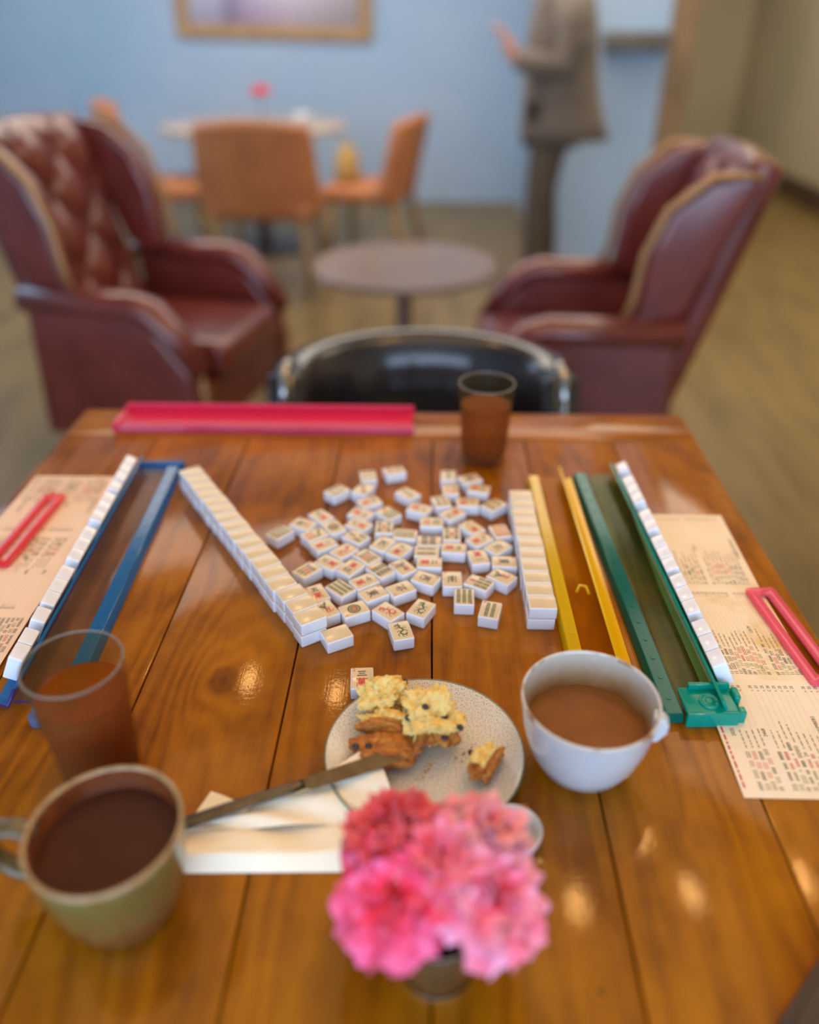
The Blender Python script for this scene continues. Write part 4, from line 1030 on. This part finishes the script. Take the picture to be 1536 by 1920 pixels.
# ------------------------------------------------------------------ back corner: cafe table and tan chairs
m_tan = mat('tan_leather', lin(192, 122, 72), .5, col2=lin(174, 108, 62), scale=6, bmp=(160, .1, .001))
m_oak = mat('light_oak', lin(152, 120, 66), .5, col2=lin(138, 106, 56), scale=14)
def tan_chair(label, loc, rz, w=.52, h=.90):
    """shell chair facing local +y"""
    t = thing('dining_chair', label, 'chair', loc, rz, 'tan leather chairs round the cafe table')
    bm = BM(); box(bm, -w * .46, w * .46, -.20, .26, .40, .49, .035, 3); obj('seat', bm, m_tan, t)
    bm = BM()
    def bk(u, v, k):
        x = (u - .5) * w * (1.08 - .10 * v ** 2); c = (2 * abs(u - .5)) ** 2
        y = -.20 - .10 * v + .09 * c - k * .028; z = .42 + (h - .42) * v - .03 * c * v
        return (x, y, z)
    grid(bm, 20, 14, lambda u, v: bk(u, v, -1)); grid(bm, 20, 14, lambda u, v: bk(u, v, 1))
    rim = [e for e in bm.edges if len(e.link_faces) == 1]
    bmesh.ops.bridge_loops(bm, edges=rim); bmesh.ops.recalc_face_normals(bm, faces=bm.faces[:])
    bmesh.ops.bevel(bm, geom=[e for e in bm.edges if e.calc_face_angle(0) > 1.0], offset=.012, segments=2, affect='EDGES')
    obj('backrest', bm, m_tan, t)
    for sx in (-1, 1):
        for y, yy in ((-.17, -.24), (.20, .24)):
            bm = BM(); tube(bm, [(sx * w * .38, y, .41), (sx * w * .43, yy, 0)], [.024, .017], 10); obj('leg', bm, m_oak, t)
    return t
tan_chair('tan leather chair seen from behind, in front of the round cafe table', (-.885, 4.52, 0), radians(-3), .60, .89)
tan_chair('tan leather chair to the right of the round cafe table, side on', (-.33, 4.98, 0), radians(74), .46, .86)
tan_chair('tan leather chair partly hidden behind the left wing chair', (-1.60, 5.02, 0), radians(-70), .50, .92)
m_ctop = mat('pale_cafe_top', lin(196, 178, 160), .3, coat=.3, col2=lin(184, 164, 146), scale=5)
ct = thing('cafe_table', 'round pale cafe table against the blue back wall', 'table', (-1.10, 5.45, 0))
bm = BM(); lathe(bm, [(0, .715), (.56, .715), (.58, .725), (.58, .745), (.57, .75), (0, .75)], 64); flat_edges(obj('tabletop', bm, m_ctop, ct))
bm = BM(); lathe(bm, [(.06, .03), (.04, .08), (.04, .66), (.09, .715)], 24); obj('pedestal', bm, m_dleg, ct)
bm = BM(); lathe(bm, [(0, 0), (.27, 0), (.27, .015), (.06, .035), (0, .035)], 40); flat_edges(obj('base', bm, m_dleg, ct))
m_glass = tinted('clear_glass', (.9, .93, .93, 1), lin(210, 215, 215), .15, .05)
fv = thing('bud_vase', 'small glass bud vase with one pink bloom on the cafe table', 'vase', (-1.0, 5.22, .75))
bm = BM(); lathe(bm, [(0, 0), (.03, 0), (.034, .03), (.016, .08), (.018, .10), (.015, .10), (.013, .08), (.028, .03), (0, .006)], 24); obj('vase_body', bm, m_glass, fv)
fl = thing('pink_flower', 'single pink flower standing in the bud vase at the back', 'flower', (-1.0, 5.22, .80))
bm = BM(); lc = bm.verts.layers.float_color.new('petal')
rr = random.Random(5)
for i in range(26):
    a = i * 2.4; el = .15 + 1.3 * (i / 26)
    d = Vector((cos(a) * sin(el), sin(a) * sin(el), cos(el) * .8))
    sd = Vector((-sin(a), cos(a), 0))
    n0 = len(bm.verts)
    grid(bm, 3, 3, lambda u, v: tuple(Vector((0, 0, .12)) + d * (.066 * v) + sd * (.05 * (u - .5) * (.3 + .7 * v)) + Vector((0, 0, .008 * sin(u * 6) * v))))
    bm.verts.ensure_lookup_table()
    for k in range(n0, len(bm.verts)): bm.verts[k][lc] = (.3 + .5 * rr.random(), rr.random(), 0, 1)
obj('petals', bm, mp3, fl); bm = BM(); tube(bm, [(0, 0, -.04), (.002, 0, .12)], .003, 6); obj('stem', bm, m_stem, fl)
bg = thing('cup', 'white cup standing at the right side of the cafe table', 'cup', (-.76, 5.15, .75))
bm = BM(); lathe(bm, [(0, 0), (.03, 0), (.045, .05), (.048, .085), (.044, .085), (.04, .05), (.02, .01), (0, .008)], 28); obj('cup_body', bm, m_white, bg)
bm = BM(); tube(bm, [(.044, 0, .07), (.066, 0, .064), (.066, 0, .035), (.042, 0, .028)], .005, 8); obj('handle', bm, m_white, bg)
m_bag = mat('straw_bag', lin(196, 160, 92), .8, col2=lin(176, 138, 74), scale=90)
sb = thing('straw_bag', 'small straw coloured bag on the seat of the right tan chair', 'bag', (-.49, 5.0, .492))
bm = BM(); loft(bm, [ell(0, 0, z, rx, ry, 20, .8) for z, rx, ry in ((0, .06, .10), (.03, .075, .12), (.12, .065, .11), (.17, .045, .09), (.18, .04, .085))]); obj('bag_body', bm, m_bag, sb)
bm = BM(); tube(bm, [(0, -.06, .17), (0, -.05, .23), (0, .05, .23), (0, .06, .17)], .007, 8); obj('bag_handle', bm, m_bag, sb)

# picture on the back wall
m_frame = mat('oak_picture_frame', lin(186, 146, 96), .5, col2=lin(170, 130, 82), scale=10)
m_art, nt, b, _ = mk('abstract_mauve_canvas')
tc = N(nt, 'ShaderNodeTexCoord'); sp = N(nt, 'ShaderNodeSeparateXYZ'); nt.links.new(tc.outputs['Object'], sp.inputs[0])
g = math_(nt, 'ADD', sp.outputs[0], math_(nt, 'MULTIPLY', nz(nt, 1.6, 2), .5))
cA = ramp(nt, math_(nt, 'ADD', math_(nt, 'MULTIPLY', g, .8), .35), [(0.02, lin(246, 238, 248)), (.24, lin(236, 224, 242)), (.34, lin(180, 168, 190)), (.44, lin(222, 196, 222)), (.66, lin(246, 228, 240)), (1, lin(232, 218, 224))])
nt.links.new(cA, b.inputs['Base Color']); setp(b, Roughness=.6)
pic = thing('framed_picture', 'oak framed abstract mauve and white picture on the blue back wall', 'picture', (-1.185, 6.985, 1.62)); pic.rotation_euler = (0, radians(1.2), 0)
bm = BM()
for x0, x1, z0, z1 in ((-.735, .735, -.455, -.365), (-.735, .735, .365, .455), (-.735, -.645, -.365, .365), (.645, .735, -.365, .365)): box(bm, x0, x1, -.03, .012, z0, z1, .006, 2)
obj('frame', bm, m_frame, pic)
bm = BM(); box(bm, -.65, .65, -.012, .0, -.37, .37); obj('canvas', bm, m_art, pic)

# grey shelf on the pier behind the person
m_shelf = mat('grey_shelf', lin(112, 106, 96), .6, col2=lin(98, 92, 84), scale=5)
sh = thing('wall_shelf', 'short grey wall shelf on the blue wall behind the person', 'shelf', (1.09, 5.095, 1.18))
bm = BM(); box(bm, -.16, .19, -.14, 0, -.02, .065, .006); obj('board', bm, m_shelf, sh)
for x in (-.11, .14):
    bm = BM(); prism(bm, [(-.12, .0), (0, .0), (0, -.05)], x - .008, x + .008, axis='x', bev=.002); obj('bracket', bm, m_shelf, sh)

# ------------------------------------------------------------------ standing person in a long dark jacket
m_skin = mat('skin', lin(214, 152, 128), .5, col2=lin(202, 140, 118), scale=20)
m_jack = mat('dark_grey_brown_jacket', lin(112, 98, 84), .8, col2=lin(98, 86, 73), scale=10, sheen=.2)
m_trou = mat('dark_trousers', lin(88, 76, 62), .85, col2=lin(78, 66, 54), scale=12)
m_hair = mat('dark_hair', lin(58, 42, 32), .5, col2=lin(44, 32, 24), scale=80)
m_shoe = mat('black_shoe', lin(36, 32, 30), .35, col2=lin(28, 26, 24), scale=20)
m_badge = mat('pale_grey_patch', lin(176, 168, 164), .6, col2=lin(160, 152, 150), scale=20)
m_eye = mat('eye_dark', lin(40, 30, 26), .2, col2=lin(30, 24, 20), scale=50)
def skin_mesh(name, chains, m, parent, lev=2, root=None):
    """chains: list of [(x,y,z,r),...]; equal points join up"""
    bm = BM(); key = {}; rad = {}
    for ch in chains:
        pv = None
        for x, y, z, r in ch:
            k = (round(x, 4), round(y, 4), round(z, 4))
            if k not in key: key[k] = bm.verts.new((x, y, z)); rad[k] = r
            v = key[k]
            if pv is not None and pv is not v and not bm.edges.get((pv, v)): bm.edges.new((pv, v))
            pv = v
    rl = [rad[k] for k in key]
    me = bpy.data.meshes.new(name); bm.to_mesh(me); bm.free()
    o = bpy.data.objects.new(name, me); C.objects.link(o)
    o.modifiers.new('s', 'SKIN'); me_sk = o.data.skin_vertices[0].data
    for i, r in enumerate(rl): me_sk[i].radius = (r, r); me_sk[i].use_root = (i == 0)
    su = o.modifiers.new('d', 'SUBSURF'); su.levels = su.render_levels = lev
    dg = bpy.context.evaluated_depsgraph_get(); dg.update()
    me2 = bpy.data.meshes.new_from_object(o.evaluated_get(dg))
    bpy.data.objects.remove(o); bpy.data.meshes.remove(me)
    me2.name = name; me2.materials.clear(); me2.materials.append(m)
    for p in me2.polygons: p.use_smooth = True
    o = bpy.data.objects.new(name, me2); C.objects.link(o); o.parent = parent
    return o
per = thing('person', 'standing person in a long dark jacket, one bare hand held out in front', 'person', (.62, 4.55, 0))
# local frame: faces -x; y is across
PEL = (0, 0, .93, .13)
def hand(w, d, up, side):
    """five fingers from wrist w along d; returns chains"""
    w, d, up = Vector(w), Vector(d).normalized(), Vector(up).normalized(); s = d.cross(up) * side
    palm = w + d * .075
    ch = [[(*w, .026), (*(w + d * .04), .030), (*palm, .030)]]
    for k, (o_, l) in enumerate(((-.030, .066), (-.010, .075), (.010, .070), (.029, .055))):
        a = palm + s * o_ * .8; b_ = palm + d * .03 + s * o_; c_ = b_ + d * l * .5 - up * .014; e = b_ + d * l * .72 - up * .045
        ch.append([(*palm, .030), (*b_, .0095), (*c_, .0085), (*e, .007)])
    th = w + d * .03 - s * .034
    ch.append([(*(w + d * .04), .030), (*th, .012), (*(th + d * .035 - s * .014), .010), (*(th + d * .06 - s * .012 - up * .01), .008)])
    return ch
wl, wr_ = (-.235, -.16, 1.145), (.02, .255, .93)
body = [[PEL, (0, 0, 1.08, .125), (.005, 0, 1.25, .14), (.01, 0, 1.38, .13), (.012, 0, 1.47, .06), (-.005, 0, 1.55, .058), (-.02, 0, 1.615, .085), (-.018, 0, 1.68, .092), (-.012, 0, 1.735, .06)],
        [(.01, 0, 1.38, .13), (.015, -.17, 1.405, .066), (.02, -.22, 1.27, .052), (.01, -.215, 1.12, .046), (-.11, -.19, 1.12, .040), (*wl, .028)],
        [(.01, 0, 1.38, .13), (.015, .17, 1.405, .066), (.03, .225, 1.25, .052), (.04, .24, 1.10, .046), (.03, .25, 1.0, .036), (*wr_, .028)],
        [PEL, (-.01, -.095, .86, .098), (-.05, -.10, .50, .062), (-.05, -.10, .30, .055), (-.055, -.10, .09, .040), (-.13, -.105, .035, .034), (-.19, -.105, .03, .026)],
        [PEL, (.0, .095, .86, .098), (-.01, .095, .50, .062), (.02, .095, .30, .055), (.035, .095, .09, .040), (-.04, .10, .035, .034), (-.10, .10, .03, .026)]]
body += hand(wl, (-.45, .1, 1), (1, 0, .4), 1) + hand(wr_, (-.1, 0, -1), (-1, 0, 0), -1)
bd = skin_mesh('body', body, m_skin, per)
# face, ears, hair
bm = BM()
loft(bm, [[(-.098 - a, y * k, 1.655 - .03 * q + z * k * .5) for y, z in ((-.012, -.01), (.012, -.01), (.009, .012), (-.009, .012))] for q, (a, k) in enumerate(((-.012, 1.2), (.008, 1.0), (.022, .8), (.016, .5)))]); obj('nose', bm, m_skin, per)
for s in (-1, 1):
    bm = BM(); bmesh.ops.create_uvsphere(bm, u_segments=14, v_segments=10, radius=.012); obj('eye', bm, m_eye, per, (-.098, s * .032, 1.672))
    bm = BM(); bmesh.ops.create_uvsphere(bm, u_segments=14, v_segments=10, radius=.03, matrix=Matrix.Diagonal((.8, .35, 1.1, 1))); obj('ear', bm, m_skin, per, (.0, s * .086, 1.655))
bm = BM(); tube(bm, [(-.088, -.024, 1.600), (-.104, 0, 1.598), (-.088, .024, 1.600)], .006, 8); obj('mouth', bm, mat('lips', lin(176, 96, 88), .5, col2=lin(160, 84, 78), scale=50), per)
bm = BM(); bmesh.ops.create_uvsphere(bm, u_segments=32, v_segments=20, radius=.112, matrix=Matrix.Diagonal((1.0, .92, 1.1, 1)))
bmesh.ops.delete(bm, geom=[v for v in bm.verts if v.co.z < -.075 or (v.co.x < -.045 and v.co.z < .045)], context='VERTS'); obj('hair', bm, m_hair, per, (.0, 0, 1.685))
# jacket: flared body and sleeves
bm = BM()
loft(bm, [ell(cx, 0, z, rx, ry, 32, .9) for z, cx, rx, ry in ((1.475, .012, .07, .075), (1.44, .012, .105, .17), (1.38, .012, .135, .205), (1.25, .015, .165, .20), (1.10, .02, .175, .19), (.98, .03, .185, .20), (.86, .05, .205, .215), (.78, .065, .225, .225))], cap=False)
bm.verts.ensure_lookup_table(); jk = obj('jacket', bm, m_jack, per)
so = jk.modifiers.new('t', 'SOLIDIFY'); so.thickness = .008
for s, pts in ((-1, [(.015, -.165, 1.40), (.025, -.225, 1.27), (.015, -.222, 1.115), (-.10, -.195, 1.115), (-.215, -.165, 1.14)]), (1, [(.015, .165, 1.40), (.033, .23, 1.25), (.043, .245, 1.10), (.033, .252, 1.0), (.022, .256, .945)])):
    bm = BM(); tube(bm, pts, [.085, .075, .072, .062, .052], 16); obj('sleeve', bm, m_jack, jk)
bm = BM(); lathe(bm, [(0, .004), (.05, .004), (.055, 0)], 24); bp_ = obj('badge', bm, m_badge, jk, (.055, -.206, 1.245), (radians(88), 0, 0), label='pale grey patch')
trs = skin_mesh('trousers', [[(0, 0, .93, .14), (-.01, -.095, .86, .112), (-.05, -.10, .50, .080), (-.05, -.10, .30, .074), (-.055, -.10, .085, .066)],
        [(0, 0, .93, .14), (.0, .095, .86, .112), (-.01, .095, .50, .080), (.02, .095, .30, .074), (.035, .095, .085, .066)]], m_trou, per)
for x, y in ((-.055, -.103), (.035, .098)):
    bm = BM(); loft(bm, [ell(x - .06, y, z, rx, ry, 20, .8) for z, rx, ry in ((0, .135, .047), (.02, .138, .05), (.055, .115, .046), (.085, .07, .042))])
    obj('shoe', bm, m_shoe, per)

# ------------------------------------------------------------------ light and camera
def area(name, loc, target, sx, sy, power, col):
    l = bpy.data.lights.new(name, 'AREA'); l.shape = 'RECTANGLE'; l.size = sx; l.size_y = sy; l.energy = power; l.color = col
    o = bpy.data.objects.new(name, l); C.objects.link(o); o.location = loc
    o.rotation_euler = (Vector(target) - Vector(loc)).to_track_quat('-Z', 'Y').to_euler(); return o
def bulb(name, loc, power, col, r=.05):
    l = bpy.data.lights.new(name, 'POINT'); l.energy = power; l.color = col; l.shadow_soft_size = r
    o = bpy.data.objects.new(name, l); C.objects.link(o); o.location = loc; return o
WARM = (1, .66, .34); COOL = (.47, .68, 1.0)
area('window_light', (-.3, -2.4, 1.65), (0, 2.5, .9), 5.5, 2.0, 185, COOL)
area('overhead_area', (0, 1.0, 2.85), (0, 1.0, 0), 2.6, 2.4, 22, WARM)
area('overhead_area', (-.6, 5.0, 2.85), (-.6, 5.4, 0), 4.0, 2.6, 150, (1, .90, .78))  # unseen fill added to brighten the blue back wall
area('overhead_area', (2.1, 6.2, 2.85), (2.3, 6.4, 0), 1.2, 3.0, 75, (1, .86, .66))  # unseen fill added for the dark brown wall on the right
area('overhead_area', (2.0, 2.6, 2.85), (2.2, 2.6, 0), 1.2, 2.0, 24, (1, .84, .62))  # unseen fill added over the dark right front of the room
area('side_fill_light', (-3.5, 4.6, 1.7), (0, 5.4, 1.0), 2.4, 1.6, 38, COOL)  # unseen cool fill from the left; that wall has no window
for p in ((.64, 1.13, 2.30), (.374, 1.33, 2.30), (-.46, 2.12, 2.30)): bulb('pendant_bulb', p, 7, (1, .54, .18), .06)
w = bpy.data.worlds.new('sky'); S.world = w; w.use_nodes = True
bgn = w.node_tree.nodes['Background']; bgn.inputs[0].default_value = (.75, .85, 1, 1); bgn.inputs[1].default_value = .6

cam = bpy.data.cameras.new('camera'); co = bpy.data.objects.new('camera', cam); C.objects.link(co)
co.location = (0, 0, 1.315); co.rotation_euler = (radians(90 - 31.9363), 0, radians(1.43363))
cam.sensor_fit = 'VERTICAL'; cam.sensor_height = 36; cam.lens = 36 * 1492 / 1920; cam.clip_start = .01
cam.dof.use_dof = True; cam.dof.focus_distance = .80; cam.dof.aperture_fstop = 1.32
S.camera = co
S.cycles.max_bounces = 8; S.cycles.diffuse_bounces = 3; S.cycles.glossy_bounces = 3; S.cycles.transparent_max_bounces = 24
S.view_settings.view_transform = 'Standard'; S.view_settings.look = 'None'; S.view_settings.exposure = 0; S.view_settings.gamma = 1
